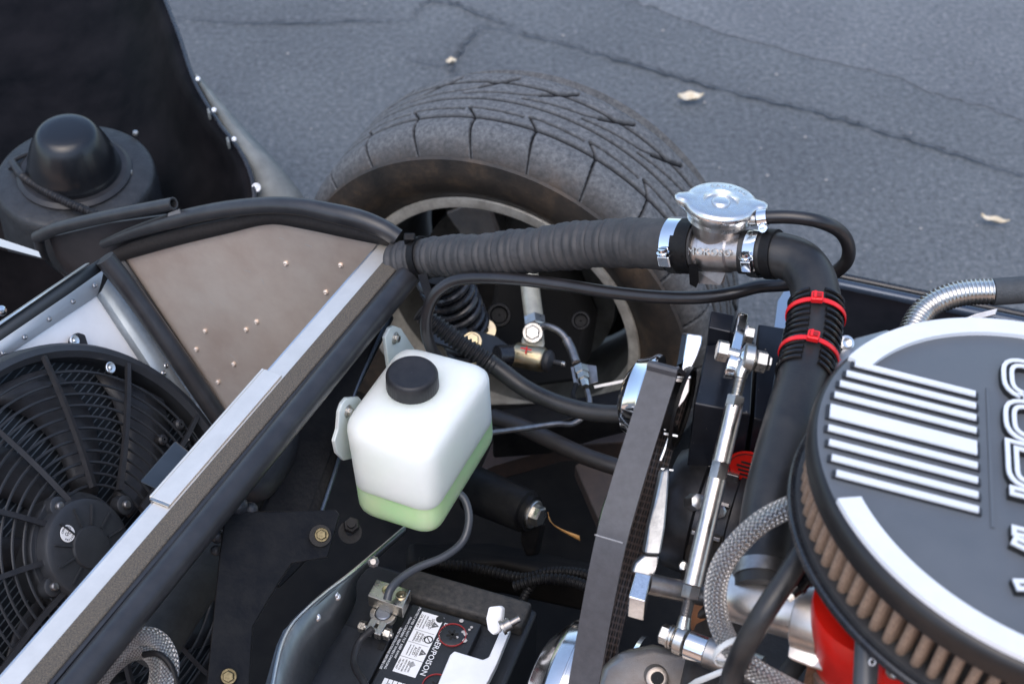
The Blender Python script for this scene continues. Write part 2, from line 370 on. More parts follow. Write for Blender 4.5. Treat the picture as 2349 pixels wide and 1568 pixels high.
wheel = thing('wheel_with_tyre', 'dusty wide tyre on a pale rim, far side front wheel behind the ribbed hose', 'wheel', V((WC.x, WC.y, 0)))
TW, TR = .168, .300
sidew = [(.006, .197), (-.006, .212), (-.020, .228), (-.028, .248), (-.029, .262), (-.026, .276), (-.0265, .2775), (-.023, .280)]
nv = 150
prof = []; kinds = []
for a, r in sidew: prof.append((a, r)); kinds.append((None, -1 if r < .272 else -.9))
for i in range(nv + 1):
    v = -1.1 + 2.2 * i / nv; q = abs(v)
    a = TW / 2 + (TW / 2 - .004) * v / 1.1 * 1.0 - (0)
    drop = .0022 * q * q + (.030 * ((q - .70) / .40) ** 2.0 if q > .70 else 0)
    a = TW / 2 + v * (TW / 2 + .010) / 1.1
    prof.append((a, TR - drop)); kinds.append((v, max(-1, -max(0, (q - .88) / .22) ** .9 * .8) * (1 if v < 0 else .1)))
for a, r in reversed(sidew): prof.append((TW - a, r)); kinds.append((None, -.15))
NT = 1150; pit = 2 * math.pi / 23
def gdist(v, th):
    d = 9.
    hw = TW / 2
    for vc, wl in ((-.50, .0027), (.0, .0021), (.50, .0026)): d = min(d, abs(v - vc) * hw / wl)
    ph = (th / pit) % 1.0
    def along(pc): x = abs(ph - pc % 1.0); return min(x, 1 - x) * pit * TR
    if v < -.50: d = min(d, along(.5 + .10 * (v + .5) ** 2 * 4) / .0015)
    if -.50 <= v < -.25: d = min(d, along(.5 - .22 * (v + .5) / .25) / .0017)
    d = min(d, abs(v - (-.25 - .05 * ((ph - .28) % 1.0))) * hw / .0017 if ((ph - .28) % 1.0) < .94 else 9)
    for k in range(2):
        qq = ph + k
        if qq < 1.75: d = min(d, abs(v - (.15 + .10 * qq + .50 * max(0, qq - .95) ** 1.5)) * hw / (.0017 + (.002 if qq > 1.2 else 0)))
    return d
tb = MB(); rings = []; atv = []
for i in range(NT):
    th = 2 * math.pi * i / NT; ring = []
    for (a, r), (v, k) in zip(prof, kinds):
        g = 0.
        if v is not None:
            d = gdist(v, th)
            if d < 1.5: g = min(1, 1.5 - d) if d > .5 else 1.
        p = wp(a, r - .0045 * g, th); p.z = max(p.z, .0005); ring.append(p); atv.append(g if g > 0.05 else k)
    rings.append(ring)
rings.append(rings[0]); atv += atv[:len(prof)]
tb.loft(rings, False); tb.at = atv
mesh('tyre', tb, tm, wheel, ang=60)
rb = MB(); seg = 96
rp = [(.010, .196), (.002, .2045), (-.002, .206), (-.004, .2045), (-.0042, .200), (-.0036, .194), (-.0025, .1905), (.001, .1885), (.010, .187), (.026, .186), (.05, .184), (.07, .176), (.17, .176), (.2, .186), (.23, .192)]
rb.lathe(WC, U, rp[:11], seg); mesh('rim', rb, RIMM, wheel); mesh('rim_barrel', MB().lathe(WC, U, rp[10:], seg), mat('dirty_rim_barrel', (.10, .10, .09), .5, .4, noise=.5, nscale=30, col2=(.05, .048, .044)), wheel)  # barrel and spokes are darker than the rim lip
db = MB(); db.lathe(WC, U, [(.175, .172), (.18, .10), (.16, .07), (.15, .03), (.15, .001)], 60)
mesh('wheel_centre', db, BLKM, wheel)
for k in range(5):
    th = .35 + 2 * math.pi * k / 5; s_ = MB()
    rows = [[wp(a, r, th + o_ / r) for r in (.06, .10, .14, .178)] for a, o_ in ((.13, -.016), (.12, 0), (.13, .016))]
    mesh('spoke', s_.grid(rows), MATS['dirty_rim_barrel'], wheel, thick=.012)
mat('dark_rotor', (.09, .09, .085), .5, .7, noise=.5, nscale=40)
br = thing('brake_disc', 'drilled dark brake disc inside the far wheel rim', 'brake disc', WC + U * .10)
disc = MB(); disc.lathe(WC, U, [(.085, .06), (.085, .142), (.105, .142), (.105, .06)], 72); mesh('rotor', disc, MATS['dark_rotor'], br)
hat = MB(); hat.lathe(WC, U, [(.085, .062), (.05, .055), (.045, .001)], 40); mesh('rotor_hat', hat, BLKM, br)
hm = mat('hole_shadow', (.01, .01, .01), .9)
for k in range(24):
    for r_ in (.10, .122):
        piece('drill_hole', 'nuthole', wp(.0846, r_, 2 * math.pi * (k + (.5 if r_ > .11 else 0)) / 24), -U, br, hm) if False else None
cal = MB(); cal.prism([wp(.06, r_, th) for r_, th in ((.10, -.75), (.155, -.7), (.158, -.45), (.155, -.2), (.10, -.15))], U, .07)
solo('brake_caliper', 'pale metal brake caliper seen through the top of the far wheel', 'brake caliper', cal, ALUM, bevel=.006)

# ------------------------------------------------------------------ tipped forward nose body
body = thing('tipped_nose_body', 'black inside of the car nose tipped forward at the upper left', 'car body', P(300, 470, 1.98))
E_ = [(352, -60, 2.30), (375, 0, 2.25), (408, 85, 2.18), (444, 190, 2.10), (500, 285, 2.03), (545, 345, 1.99), (571, 400, 1.965), (580, 455, 1.95), (572, 520, 1.94), (540, 580, 1.93)]
es = spline([P(*e) for e in E_], 40); rows = []
for i, p in enumerate(es):
    f = i / 40
    row = []
    for dx, tt, dn in ((0, 0, 0), (.012, .006, .004), (.03, .03, .012), (.07, .08, .03), (.14, .13, .05), (.24, .15, .07), (.36, .13, .08), (.55, .08, .08)):
        row.append(p + V((-dx, tt * 1.0, -dn - tt * .45 * f)))
    rows.append(row)
mesh('inner_shell', MB().grid(rows), GEL, body, ang=80, thick=.006)
mesh('edge_lip', MB().tube([p + V((.002, 0, 0)) for p in es], .0035, 60, 8), BLK, body)
fr = []
inn = spline([P(*e) for e in [(448, 186, 2.112), (500, 280, 2.045), (545, 340, 2.0), (574, 400, 1.98), (584, 460, 1.965), (584, 520, 1.96)]], 24)
out = spline([P(*e) for e in [(452, 170, 2.115), (512, 240, 2.06), (572, 308, 2.03), (640, 380, 2.0), (705, 470, 1.985), (720, 540, 1.98)]], 24)
for a, c in zip(inn, out): fr.append([a, a.lerp(c, .5) + V((0, 0, .006)), c])
fl = mesh('rubber_flap', MB().grid(fr), FLAP, body, thick=.003)
toC = V((0, -.72, .69))
for x, y, tt, s_ in ((454, 181, 2.09, 1.1), (491, 252, 2.035, 1.1), (537, 319, 1.99, 1.1)): piece('rivet', 'rivet', P(x, y, tt), toC, body, WHT, s_)
piece('washer_rivet', 'disc', P(588, 430, 1.955), (CAM - P(588, 430, 1.955)), body, WHT, .8)
for x, y, tt in ((480, 262, 2.035), (524, 328, 1.985)):
    p = P(x, y, tt); mesh('clip', MB().box(p, V((.004, -.012, 0)) * .5, V((.0015, .001, 0)), V((0, 0, .006))), FLAP, body, bevel=.001)
SB = 1.95 / 1.80
bu = thing('headlight_bucket', 'black domed back of the headlight on a round raised mount', 'headlight', P(170, 440, 1.82))
BC = P(172, 398, 1.95); bz = (Z + V((.05, -.10, 0))).normalized()
sc_ = lambda q: [(h * SB, r * SB) for h, r in q]
pl = MB(); pl.lathe(BC, bz, sc_([(-.12, .100), (-.05, .098), (-.012, .096), (-.003, .094), (0, .090), (.001, .066), (-.002, .064)]), 56); mesh('mount', pl, mat('textured_black_fibreglass', (.022, .024, .027), .5, noise=.5, nscale=60, bump=.4, bscale=220), bu, ang=50)
rg = MB(); rg.lathe(BC, bz, sc_([(0, .068), (.004, .068), (.008, .063), (.008, .056), (.003, .054)]), 48); mesh('retaining_ring', rg, PLA, bu)
dm = MB(); dm.lathe(BC, bz, sc_([(.003, .057), (.010, .0565), (.014, .0545), (.016, .0535), (.028, .0515), (.042, .0465), (.054, .041), (.062, .0365), (.066, .0330), (.0685, .028), (.0700, .018), (.0705, .008), (.0706, .0001)]), 48); mesh('dome', dm, mat('glossy_black_plastic', (.008, .009, .011), .26), bu, ang=60)
for x, y in ((43, 392), (298, 396), (197, 464), (311, 306)):
    p = PP(x, y, BC + bz * .001, bz); piece('screw', 'screw', p, bz, bu, ZINC, 1.1)
solo('headlight_wiring_sleeve', 'ribbed black wiring sleeve running below the headlight dome', 'wiring sleeve', MB().tube([PP(x, y, BC + bz * h, bz) for x, y, h in ((28, 372, .004), (50, 402, .012), (95, 432, .014), (150, 462, .014), (228, 496, .010), (280, 520, .004))], lambda f, L: .0052 + (.0009 * math.sin(L * 2 * math.pi / .0042) if L > .045 else 0), 220, 14), PLA)
solo('headlight_lead', 'thin black lead over the rim of the headlight mount', 'wire', MB().tube([PP(x, y, BC + bz * h, bz) for x, y, h in ((120, 340, .004), (60, 355, .006), (28, 372, .006), (24, 388, .006))], .003, 30, 10), PLA)
for x, y, tt in ((6, 603, 1.70), (4, 712, 1.62)):
    solo('dome_nut', 'shiny dome nut at the left edge, ' + ('upper one below the headlight mount' if y < 650 else 'lower one under the silver duct edge'), 'nut', MB().lathe(P(x, y, tt), toC, [(0, .006), (.003, .006), (.006, .004), (.008, .0001)], 16), CHR)

# ------------------------------------------------------------------ radiator box: side panel, seals, radiator, fan
BARZ = .65
bF, bN = PZ(872, 557, BARZ), PZ(-75, 1638, BARZ)
bd = (bF - bN).normalized(); rr_ = V((-bd.y, bd.x, 0)); rr_ = rr_ if rr_.dot(REAR) > 0 else -rr_
farP = PZ(900, 560, BARZ)
def D(x, y, off=0.): return PP(x, y, farP - U * off, U)
nr = (REAR * .846 + Z * .533 + U * .0).normalized(); ar = (W * .533 + Z * .846).normalized()
FC = P(206, 1262, 1.45)
def Q(x, y, off=0.): return PP(x, y, FC + nr * off, nr)
apm = mat('brushed_side_panel', (.95, .83, .71), .46, .7, noise=.35, nscale=5, col2=(.66, .52, .43), bump=.05, bscale=420, rvar=.1, aniso=.4)  # warm reflections are put into the base colour of the aluminium
sp_ = thing('duct_side_panel', 'large scuffed aluminium side panel of the radiator duct under a black seal', 'panel', D(500, 940))
pp = [D(x, y) for x, y in ((265, 585), (300, 578), (450, 543), (620, 508), (740, 532), (905, 560), (905, 640), (640, 1080), (560, 1060), (470, 900), (370, 740))]
mesh('sheet', MB().prism(pp, U, .0022), apm, sp_)
for x, y in ((781, 609), (747, 671), (588, 739), (655, 605), (536, 836), (564, 757), (450, 802), (500, 877), (470, 760)):
    piece('rivet', 'rivet', D(x, y, .0008), -U, sp_, apm, 1.05)
def along(pts, off=0.): return [D(x, y, off) for x, y in pts]
seal = thing('bulb_seal', 'long black rubber bulb seal curving over the top of the aluminium side panel', 'rubber seal', D(620, 512))
top = [(236, 560), (300, 535), (400, 505), (500, 483), (610, 471), (690, 474), (760, 488), (830, 505), (880, 525), (912, 545)]
mesh('bulb', MB().tube(along(top, .008), lambda f, L: .0052 + .0042 * min(1, f * 3.2) + .0015 * math.exp(-((f - .86) / .1) ** 2), 70, 16), SEAL, seal)
up = spline(along([(240, 585), (300, 556), (400, 528), (520, 502), (612, 486), (700, 496), (800, 520), (905, 548)], .004), 40)
lo = spline(along([(246, 606), (300, 592), (400, 564), (520, 535), (622, 513), (700, 524), (800, 545), (905, 566)], .004), 40)
mesh('flange', MB().grid([[a, c] for a, c in zip(up, lo)]), mat('brown_black_felt', (.030, .025, .023), .8, noise=.5, nscale=300, bump=.4, bscale=700), seal, thick=.003)
solo('corner_seal', 'black rubber seal running down the left edge of the aluminium side panel', 'rubber seal', MB().tube([Q(x, y, .014) for x, y in ((240, 592), (300, 668), (380, 780), (450, 880), (510, 968), (560, 1040))], .0105, 40, 14), SEAL)
solo('corner_seal_flange', 'flat dark rubber strip between corner seal and aluminium panel', 'rubber strip', MB().grid([[D(x, y, .004), D(x + dx, y, .003)] for x, y, dx in ((246, 590, 36), (310, 680, 32), (390, 800, 32), (460, 905, 32), (520, 1000, 30), (560, 1060, 30))]), RUBM, thick=.003)
d2 = thing('forward_duct_panel', 'dark duct panel left of the aluminium side panel topped by a rubber tube', 'panel', D(150, 600))
mesh('sheet', MB().prism([D(x, y, -.004) for x, y in ((112, 545), (250, 512), (392, 492), (420, 505), (300, 560), (262, 600), (230, 620), (190, 640), (150, 622), (128, 590))], U, .003), mat('dark_anodised_sheet', (.045, .04, .042), .42, noise=.3, nscale=30), d2)  # forward part of the side panel in a darker tone
tp = spline(along([(84, 545), (130, 524), (230, 500), (330, 480), (398, 467)], .006), 40)
mesh('rubber_tube', MB().tube(tp, .0075, 40, 18, caps=False), SEAL, d2)
mesh('tube_mouth', MB().lathe(tp[-1], tp[-1] - tp[-2], [(-.012, .005), (0, .005), (.0006, .0062), (0, .0076)], 18), RUBM, d2)
mesh('edge_trim', MB().tube(along([(88, 548), (98, 590), (118, 620), (160, 648)], .006), .0065, 24, 12), SEAL, d2)
solo('metal_tab', 'small bright metal tab beside the open end of the rubber tube', 'tab', MB().prism([D(x, y, .012) for x, y in ((386, 489), (411, 480), (416, 494), (384, 500))], U, .0015), ALUB)
solo('duct_edge_strip', 'bright bent metal strip at the left edge below the headlight mount', 'metal strip', MB().prism([P(x, y, 1.66) for x, y in ((-60, 530), (0, 548), (90, 578), (96, 592), (0, 566), (-60, 548))], V((0, -.6, .8)), .003), mat('blue_grey_strip', (.30, .34, .37), .4, .3))
solo('lower_nose_panel', 'dark panel under the bright strip at the far left', 'panel', MB().prism([P(x, y, tt) for x, y, tt in ((-80, 560, 1.665), (0, 572, 1.665), (100, 596, 1.67), (150, 640, 1.68), (60, 740, 1.70), (-80, 860, 1.72))], V((0, .7, -.7)), .01), GEL)
# radiator with its shroud plate
rad = thing('radiator', 'leaning radiator with bright folded shroud plate behind the fan', 'radiator', Q(206, 1500))
mesh('shroud_plate', MB().prism([Q(x, y, -.020) for x, y in ((222, 678), (300, 790), (445, 1016), (490, 1085), (110, 1620), (-300, 1620), (-300, 1018))], -nr, .002), mat('satin_shroud_plate', (.88, .88, .88), .5, .1, noise=.12, nscale=12, rvar=.05), rad)
mesh('top_flange', MB().grid([[Q(x, y, o_) for x, y, o_ in r_] for r_ in (((238, 614, -.016), (231, 648, -.017), (222, 678, -.0185)), ((-300, 974, -.016), (-300, 1000, -.017), (-300, 1024, -.0185)))]), MATS['satin_shroud_plate'], rad, thick=.0016)
mesh('flange_fold', MB().grid([[Q(x, y, o_) for x, y, o_ in r_] for r_ in (((246, 612, -.004), (238, 614, -.002)), ((-300, 973, -.004), (-300, 986, -.002)))]), ALUM, rad, thick=.0012)
mesh('side_channel', MB().grid([[Q(x, y, o_) for x, y, o_ in r_] for r_ in (((222, 678, -.0195), (232, 668, -.006), (252, 632, -.004)), ((445, 1016, -.0195), (456, 1008, -.006), (486, 985, -.004)), ((505, 1110, -.0195), (515, 1100, -.006), (545, 1075, -.004)))]), mat('grey_channel', (.32, .36, .385), .45, .4, noise=.3, nscale=30), rad, thick=.0014)
for f in (.06, .27, .50, .74, .95): 
    x, y = 236 + f * (-236 - 0), 628 + f * 174; piece('rivet', 'rivet', Q(x - 4, y + 16, -.0155), nr, rad, ALUM, .9)
for x, y in ((381, 838), (375, 855), (368, 872), (455, 946), (450, 963), (446, 980), (350, 896), (430, 1008)): piece('rivet', 'rivet', Q(x, y, -.004 if x > 360 and x != 430 else -.018), nr, rad, ALUM, 1.0)
solo('duct_lip', 'thin bright sheet lip with dark rubber strip along the upper left of the radiator', 'sheet lip', MB().grid([[Q(x, y, o_) for x, y, o_ in r_] for r_ in (((205, 604, .010), (196, 606, .004)), ((-300, 950, .010), (-300, 940, .004)))]), ALUB, thick=.0015)
solo('lip_rubber_strip', 'dark flat rubber strip between sheet lip and radiator flange', 'rubber strip', MB().grid([[Q(x, y, .004) for x, y in r_] for r_ in (((236, 590), (244, 612)), ((150, 642), (160, 672)), (( -300, 955), (-300, 985)))]), mat('dark_strip', (.035, .04, .044), .5), thick=.004)
cm = mat('radiator_core', (.02, .024, .03), .5, .3); t = cm.node_tree; n = t.nodes; l = t.links; b = n['Principled BSDF']
tc = n.new('ShaderNodeTexCoord'); mp = n.new('ShaderNodeMapping'); mp.inputs['Rotation'].default_value = (0, 0, R(21.5)); l.new(tc.outputs['Object'], mp.inputs[0])
wv = n.new('ShaderNodeTexWave'); wv.bands_direction = 'X'; wv.inputs['Scale'].default_value = 90; l.new(mp.outputs[0], wv.inputs[0])
q = ramp(wv.outputs[0], [(.84, (.008, .010, .013)), (.98, (.11, .125, .14))]); l.new(q.outputs[0], b.inputs['Base Color'])  # pale bands paint the glints of the fins
mesh('core', MB().lathe(FC - nr * .0185, nr, [(0, .198), (.0002, .001)], 64), cm, rad)
fan = thing('cooling_fan', 'black round electric fan with wire-like guard on the radiator', 'fan', FC)
RF = .203
mesh('guard_ring', MB().lathe(FC, nr, [(-.018, RF + .004), (.004, RF + .003), (.010, RF), (.012, RF - .006), (.008, RF - .012), (-.017, RF - .013)], 96), PLAG, fan)
eu = U; ev = nr.cross(eu).normalized()
for k in range(11):
    r_ = RF - .026 - k * .0115
    mesh('guard_hoop', MB().torus(FC + nr * (.006 + .012 * (k / 10)), nr, r_, .0015, 96, 6), PLAG, fan)
sp1 = Q(90, 837) - FC; SPA = math.atan2(sp1.dot(ev), sp1.dot(eu))
for k in range(12):
    a0 = 2 * math.pi * k / 12 + SPA; pts = []
    for i in range(6):
        f = i / 5; r_ = RF - .008 - f * (RF - .068); aa = a0 - .10 * f
        pts.append(FC + (eu * math.cos(aa) + ev * math.sin(aa)) * r_ + nr * (.010 + .013 * f))
    mesh('guard_spoke', MB().tube(pts, lambda f, L: .0032 + .0006 * f, 10, 4), PLA, fan)
for k in range(8):
    a0 = 2 * math.pi * k / 8; rows = []
    for i in range(7):
        f = i / 6; r_ = .055 + f * (RF - .075); aa = a0 + .45 * f * f; w_ = .17 + .05 * f
        rows.append([FC + (eu * math.cos(aa + s_ * w_) + ev * math.sin(aa + s_ * w_)) * r_ + nr * (-.004 - .008 * s_) for s_ in (-1, -.3, .4, 1)])
    mesh('blade', MB().grid(rows), PLA, fan, thick=.002)
MC = P(226, 1252, 1.405); MC = FC + nr * .030 + (MC - FC - nr * (MC - FC).dot(nr))
mo = mesh('motor', MB().lathe(MC, nr, [(-.05, .056), (-.014, .056), (-.012, .055), (-.012, .0495), (-.002, .0485), (.001, .047), (.003, .043), (.0035, .021), (.0062, .020), (.0068, .0175), (.0068, .0001)], 64), PLAG, fan)
for k in range(12):
    a_ = 2 * math.pi * k / 12 + .2; d_ = eu * math.cos(a_) + ev * math.sin(a_); e_ = nr.cross(d_)
    mesh('rib', MB().box(MC + d_ * .0315 + nr * .0042, d_ * .0095, e_ * .0008, nr * .0013), PLAG, mo)
for x, y in ((137, 1160), (290, 1157), (125, 1344)):
    p = PP(x, y, MC - nr * .004, nr); d_ = (p - MC); d_.normalize()
    mesh('motor_lug', MB().lathe(p - nr * .012, nr, [(0, .0105), (.010, .0095), (.011, .008), (.011, .001)], 20), PLAG, mo); piece('screw', 'screw', p, nr, mo, STEEL, 1.15)
stc = PP(155, 1223, MC + nr * .0038, nr); sr = ( PP(175, 1212, stc, nr) - stc).normalized(); su = nr.cross(sr)
stk = mesh('sticker', MB().lathe(stc, nr, [(0, .0082), (.0004, .0080), (.0004, .0001)], 28), PAPER, fan)
for i, ch in enumerate('CONTROL'):
    a_ = R(150 - i * 20); text('sticker_letter', ch, stc + nr * .0006 + (sr * math.cos(a_) + su * math.sin(a_)) * .006, sr * math.sin(a_) - su * math.cos(a_), sr * math.cos(a_) + su * math.sin(a_), .0028, INK, stk, .0001)
text('sticker_letter', 'QC', stc + nr * .0006, sr, su, .0045, INK, stk, .0001)
for i, ch in enumerate('PASSED'):
    a_ = R(-140 + i * 20); text('sticker_letter', ch, stc + nr * .0006 + (sr * math.cos(a_) + su * math.sin(a_)) * .006, -sr * math.sin(a_) + su * math.cos(a_), -sr * math.cos(a_) - su * math.sin(a_), .0026, INK, stk, .0001)
# fan mounting clip on the plate
clipp = Q(168, 812, -.016)
fc = thing('fan_mounting_clip', 'black plastic fan clip riveted to the shroud plate above the fan', 'clip', clipp)
mesh('foot', MB().prism([Q(x, y, -.0175) for x, y in ((150, 800), (156, 775), (168, 765), (184, 770), (190, 790), (204, 818), (200, 832), (148, 826))], nr, .009), PLA, fc, bevel=.002)
mesh('latch', MB().prism([Q(x, y, -.008) for x, y in ((172, 812), (204, 814), (204, 832), (170, 828))], nr, .010), PLA, fc, bevel=.0015)
piece('rivet', 'disc', Q(171, 781, -.0075), nr, fc, ALUB, .75)
piece('rivet', 'disc', Q(253, 843, .012), nr, fan, ALUB, .8)
for x, y in ((405, 975), (366, 1010)): mesh('guard_lug', MB().lathe(Q(x, y, .004), nr, [(0, .006), (.006, .006), (.008, .004), (.008, .001)], 14), PLA, fan)
solo('relay_box', 'black painted box tucked between the fan guard and silver bar', 'box', MB().prism([P(x, y, tt) for x, y, tt in ((402, 1010, 1.375), (440, 1040, 1.36), (372, 1128, 1.315), (320, 1104, 1.325))], -(CAM - P(380, 1060, 1.34)), .04), mat('blue_black_paint', (.020, .024, .03), .3, noise=.4, nscale=40), bevel=.002)
# cross bar with its felt and bulb seal
bar = thing('cross_bar', 'long diagonal bright aluminium bar with felt strip and black rubber tube', 'bar', bN)
def strip(a0, a1, z0, z1, s0=0., s1=1.):
    L = bF - bN; p0, p1 = bN + L * s0, bN + L * s1
    return MB().box((p0 + p1) / 2 + rr_ * (a0 + a1) / 2 + Z * (z0 + z1) / 2, (p1 - p0) / 2, rr_ * (a1 - a0) / 2, Z * (z1 - z0) / 2)
mesh('bright_flange', strip(0, .0235, -.003, 0), BARM, bar, bevel=.0008)
mesh('flange_edge', strip(-.0022, -.0002, -.026, -.0012), ALUB, bar)
mesh('felt_strip', strip(.0215, .0405, .0004, .006), FELT, bar, bevel=.0015)
mesh('seal_strip', strip(.0405, .0445, -.004, .004), SEAL, bar)
pa, pb = bN + rr_ * .0565 - Z * .004, bF + rr_ * .052 - Z * .002
mesh('rubber_tube', MB().tube([pa, pa.lerp(pb, .3), pa.lerp(pb, .6), pa.lerp(pb, .93), pb + bd * .006 - Z * .002, pb + bd * .03 - Z * .012], .0128, 60, 20), SEAL, bar)
mesh('support_rail', strip(.020, .034, -.050, -.026), BLK, bar, bevel=.003)
gs, ge = .412, .655
sleeve = thing('splice_plate', 'bright overlapping splice plate lying on the middle of the silver bar', 'plate', bN.lerp(bF, .5))
s0 = (PZ(345, 1142, BARZ) - bN).dot(bd) / (bF - bN).length; s1 = (PZ(604, 848, BARZ) - bN).dot(bd) / (bF - bN).length
mesh('plate', strip(-.0035, .0165, .0004, .0022, s0, s1), BARM, sleeve, bevel=.0008)
mesh('folded_lip', strip(-.0062, -.0036, -.022, .0022, s0, s1), BARM, sleeve, bevel=.0008)
tabp = bN + (bF - bN) * s0
mesh('bent_tab', MB().prism([tabp + rr_ * a_ + Z * z_ for a_, z_ in ((-.0035, .0024), (.0165, .0024), (.0165, .0008), (-.0035, .0008))], -bd, .003), ZINC, sleeve)

scr = MB()
for x0, y0, x1, y1 in ((528, 812, 548, 832), (640, 545, 652, 549), (648, 612, 656, 618), (700, 560, 716, 566), (600, 640, 606, 652), (656, 930, 660, 960), (480, 690, 492, 700), (560, 620, 575, 623)):
    a_, c_ = D(x0, y0, .0006), D(x1, y1, .0006); e_ = U.cross(c_ - a_).normalized() * .0004
    scr.add([a_ - e_, a_ + e_, c_ + e_, c_ - e_], [(0, 1, 2, 3)])
mesh('scratches', scr, mat('bare_scratch', (.95, .92, .88), .3, .8), sp_)['kind'] = 'stuff'
def clamp(name, label, c, ax, r, w_, sdir, parent=None, a_span=(-1.5, -.35), sc=1.):
    """worm drive hose clamp: band, slots, housing, screw"""
    g = thing(name, label, 'hose clamp', c, 'worm drive hose clamps'); ax = ax.normalized(); sdir = (sdir - ax * sdir.dot(ax)).normalized(); td = ax.cross(sdir)
    mesh('band', MB().lathe(c, ax, [(-w_ / 2, r), (-w_ / 2, r + .0011), (w_ / 2, r + .0011), (w_ / 2, r), (-w_ / 2, r)], 48), CHR, g)
    for k in range(9):
        a_ = a_span[0] + (a_span[1] - a_span[0]) * k / 8; d = sdir * math.cos(a_) + td * math.sin(a_); e = ax.cross(d)
        mesh('slot', MB().box(c + d * (r + .0012), (ax * .32 + e * .05) * w_, e * .0006, d * .0003), hm, g)
    if td.dot(CAM - c) > 0: td = -td
    hc = c + sdir * (r + .0036 * sc)
    mesh('screw_housing', MB().box(hc, ax * w_ * .46, td * .0055 * sc, sdir * .0030 * sc), CHR, g, bevel=.0012)
    ho = hc - td * .0085 * sc
    s = mesh('screw', MB().lathe(ho, td, [(-.004 * sc, .0001), (-.004 * sc, .0040 * sc), (-.0005 * sc, .0044 * sc), (-.0005 * sc, .0060 * sc), (0, .0060 * sc), (.0005, .0028 * sc), (.012 * sc, .0028 * sc), (.012 * sc, .0001)], 16), CHR, g)
    mesh('screw_slot', MB().box(ho - td * .0040 * sc, ax * .0034 * sc, sdir * .0005 * sc, td * .0003), INK, s)
    return g
# ------------------------------------------------------------------ coolant overflow tank
TZ, BZ = .600, .497
tl, tB, tR_, tF = (PZ(*p, TZ) for p in ((788, 972), (922, 792), (1124, 845), (985, 1042)))
bl, bR_, bF_ = (PZ(*p, BZ) for p in ((826, 1172), (1132, 1002), (996, 1226)))
bB = bl + bR_ - bF_
tank = thing('coolant_tank', 'white translucent coolant overflow tank with black cap and green liquid', 'tank', (bl + bR_) / 2)
def rring(cs, rad, inset=0.):
    c0 = sum(cs, V((0, 0, 0))) / 4; out = []
    cs = [p + (c0 - p).normalized() * inset * 1.414 for p in cs]
    for i, p in enumerate(cs):
        a = (cs[i - 1] - p).normalized(); b_ = (cs[(i + 1) % 4] - p).normalized()
        s_, e_ = p + a * rad, p + b_ * rad
        for k in range(7):
            f = k / 6; out.append(s_ * (1 - f) ** 2 + p * 2 * f * (1 - f) + e_ * f * f)
    return out
cA = (tl + tR_) / 2; tl, tB, tR_, tF = (cA + (p - cA) * 1.07 + Z * .004 for p in (tl, tB, tR_, tF)); cB = (bl + bR_) / 2; bl, bR_, bF_, bB = (cB + (p - cB) * 1.09 - Z * .004 for p in (bl, bR_, bF_, bB))
topc, botc = [tl, tB, tR_, tF], [bl, bB, bR_, bF_]
def tring(f, inset=0., rad=.022): return rring([b_.lerp(t_, f) for b_, t_ in zip(botc, topc)], rad, inset)
lev = .335; er = .013; Hh = TZ - BZ
lowr = [tring(0, er, .016)] + [tring(er * (1 - math.cos(a)) / Hh, er * (1 - math.sin(a))) for a in (.3, .6, .9, 1.2, 1.57)] + [tring(f) for f in (.16, .22, lev)]
upr = [tring(f) for f in (lev, .42, .55, .7, .8)] + [tring(1 - er * (1 - math.cos(a)) / Hh, er * (1 - math.sin(a))) for a in (1.57, 1.2, .9, .6, .3, 0)]
upr += [tring(1.0, er + .012, .018), tring(1.0, er + .026, .012)]
HD = mat('natural_polyethylene', (.88, .945, .85), .38, sss=1, noise=.05, nscale=25, bump=.06, bscale=160)
HDG = mat('coolant_behind_polyethylene', (.50, .98, .40), .38, sss=1, noise=.12, nscale=14, col2=(.64, .99, .44), bump=.06, bscale=160)
mesh('tank_body', MB().loft(upr, True, False, True), HD, tank, ang=60)
mesh('coolant', MB().loft(lowr, True, True, False), HDG, tank, ang=60)
def TL(x, y, off=0.): return PP(x, y, tl + W * (.0035 + off), W)
fl_ = [TL(x, y) for x, y in ((779, 945), (786, 925), (797, 912), (824, 910), (839, 930), (893, 845), (884, 775), (895, 752), (905, 747), (921, 753), (952, 800), (935, 900), (860, 1040), (790, 1056), (774, 1040), (768, 1012), (776, 985))]
fg = mesh('mounting_flange', MB().prism(fl_, W, .0042), mat('white_plastic_flange', (.80, .85, .81), .4), tank, bevel=.0012)
for x, y in ((905, 775), (797, 942)):
    p = TL(x, y); piece('flange_washer', 'washer', p, REAR, fg, ZINC, .62); piece('flange_bolt', 'bolt', p + REAR * .0012, REAR, fg, ZINC, .62)
cc = PZ(947, 893, TZ - .001); cb = MB(); pr = [(0, .0262), (.0015, .0268), (.0205, .0262), (.0235, .0245), (.0245, .0225), (.0236, .020), (.0236, .0001)]
rings = []
for h, r_ in pr: rings.append([cc + Z * h + (U * math.cos(q_) + W * math.sin(q_)) * (r_ * (1 - (.012 if h < .022 and j % 3 == 0 else 0))) for j, q_ in enumerate([2 * math.pi * k / 144 for k in range(144)])])
mesh('cap', cb.loft(rings), PLA, tank, ang=50)
mesh('filler_neck', MB().lathe(cc - Z * .003, Z, [(0, .0235), (.008, .0225)], 32), HD, tank)
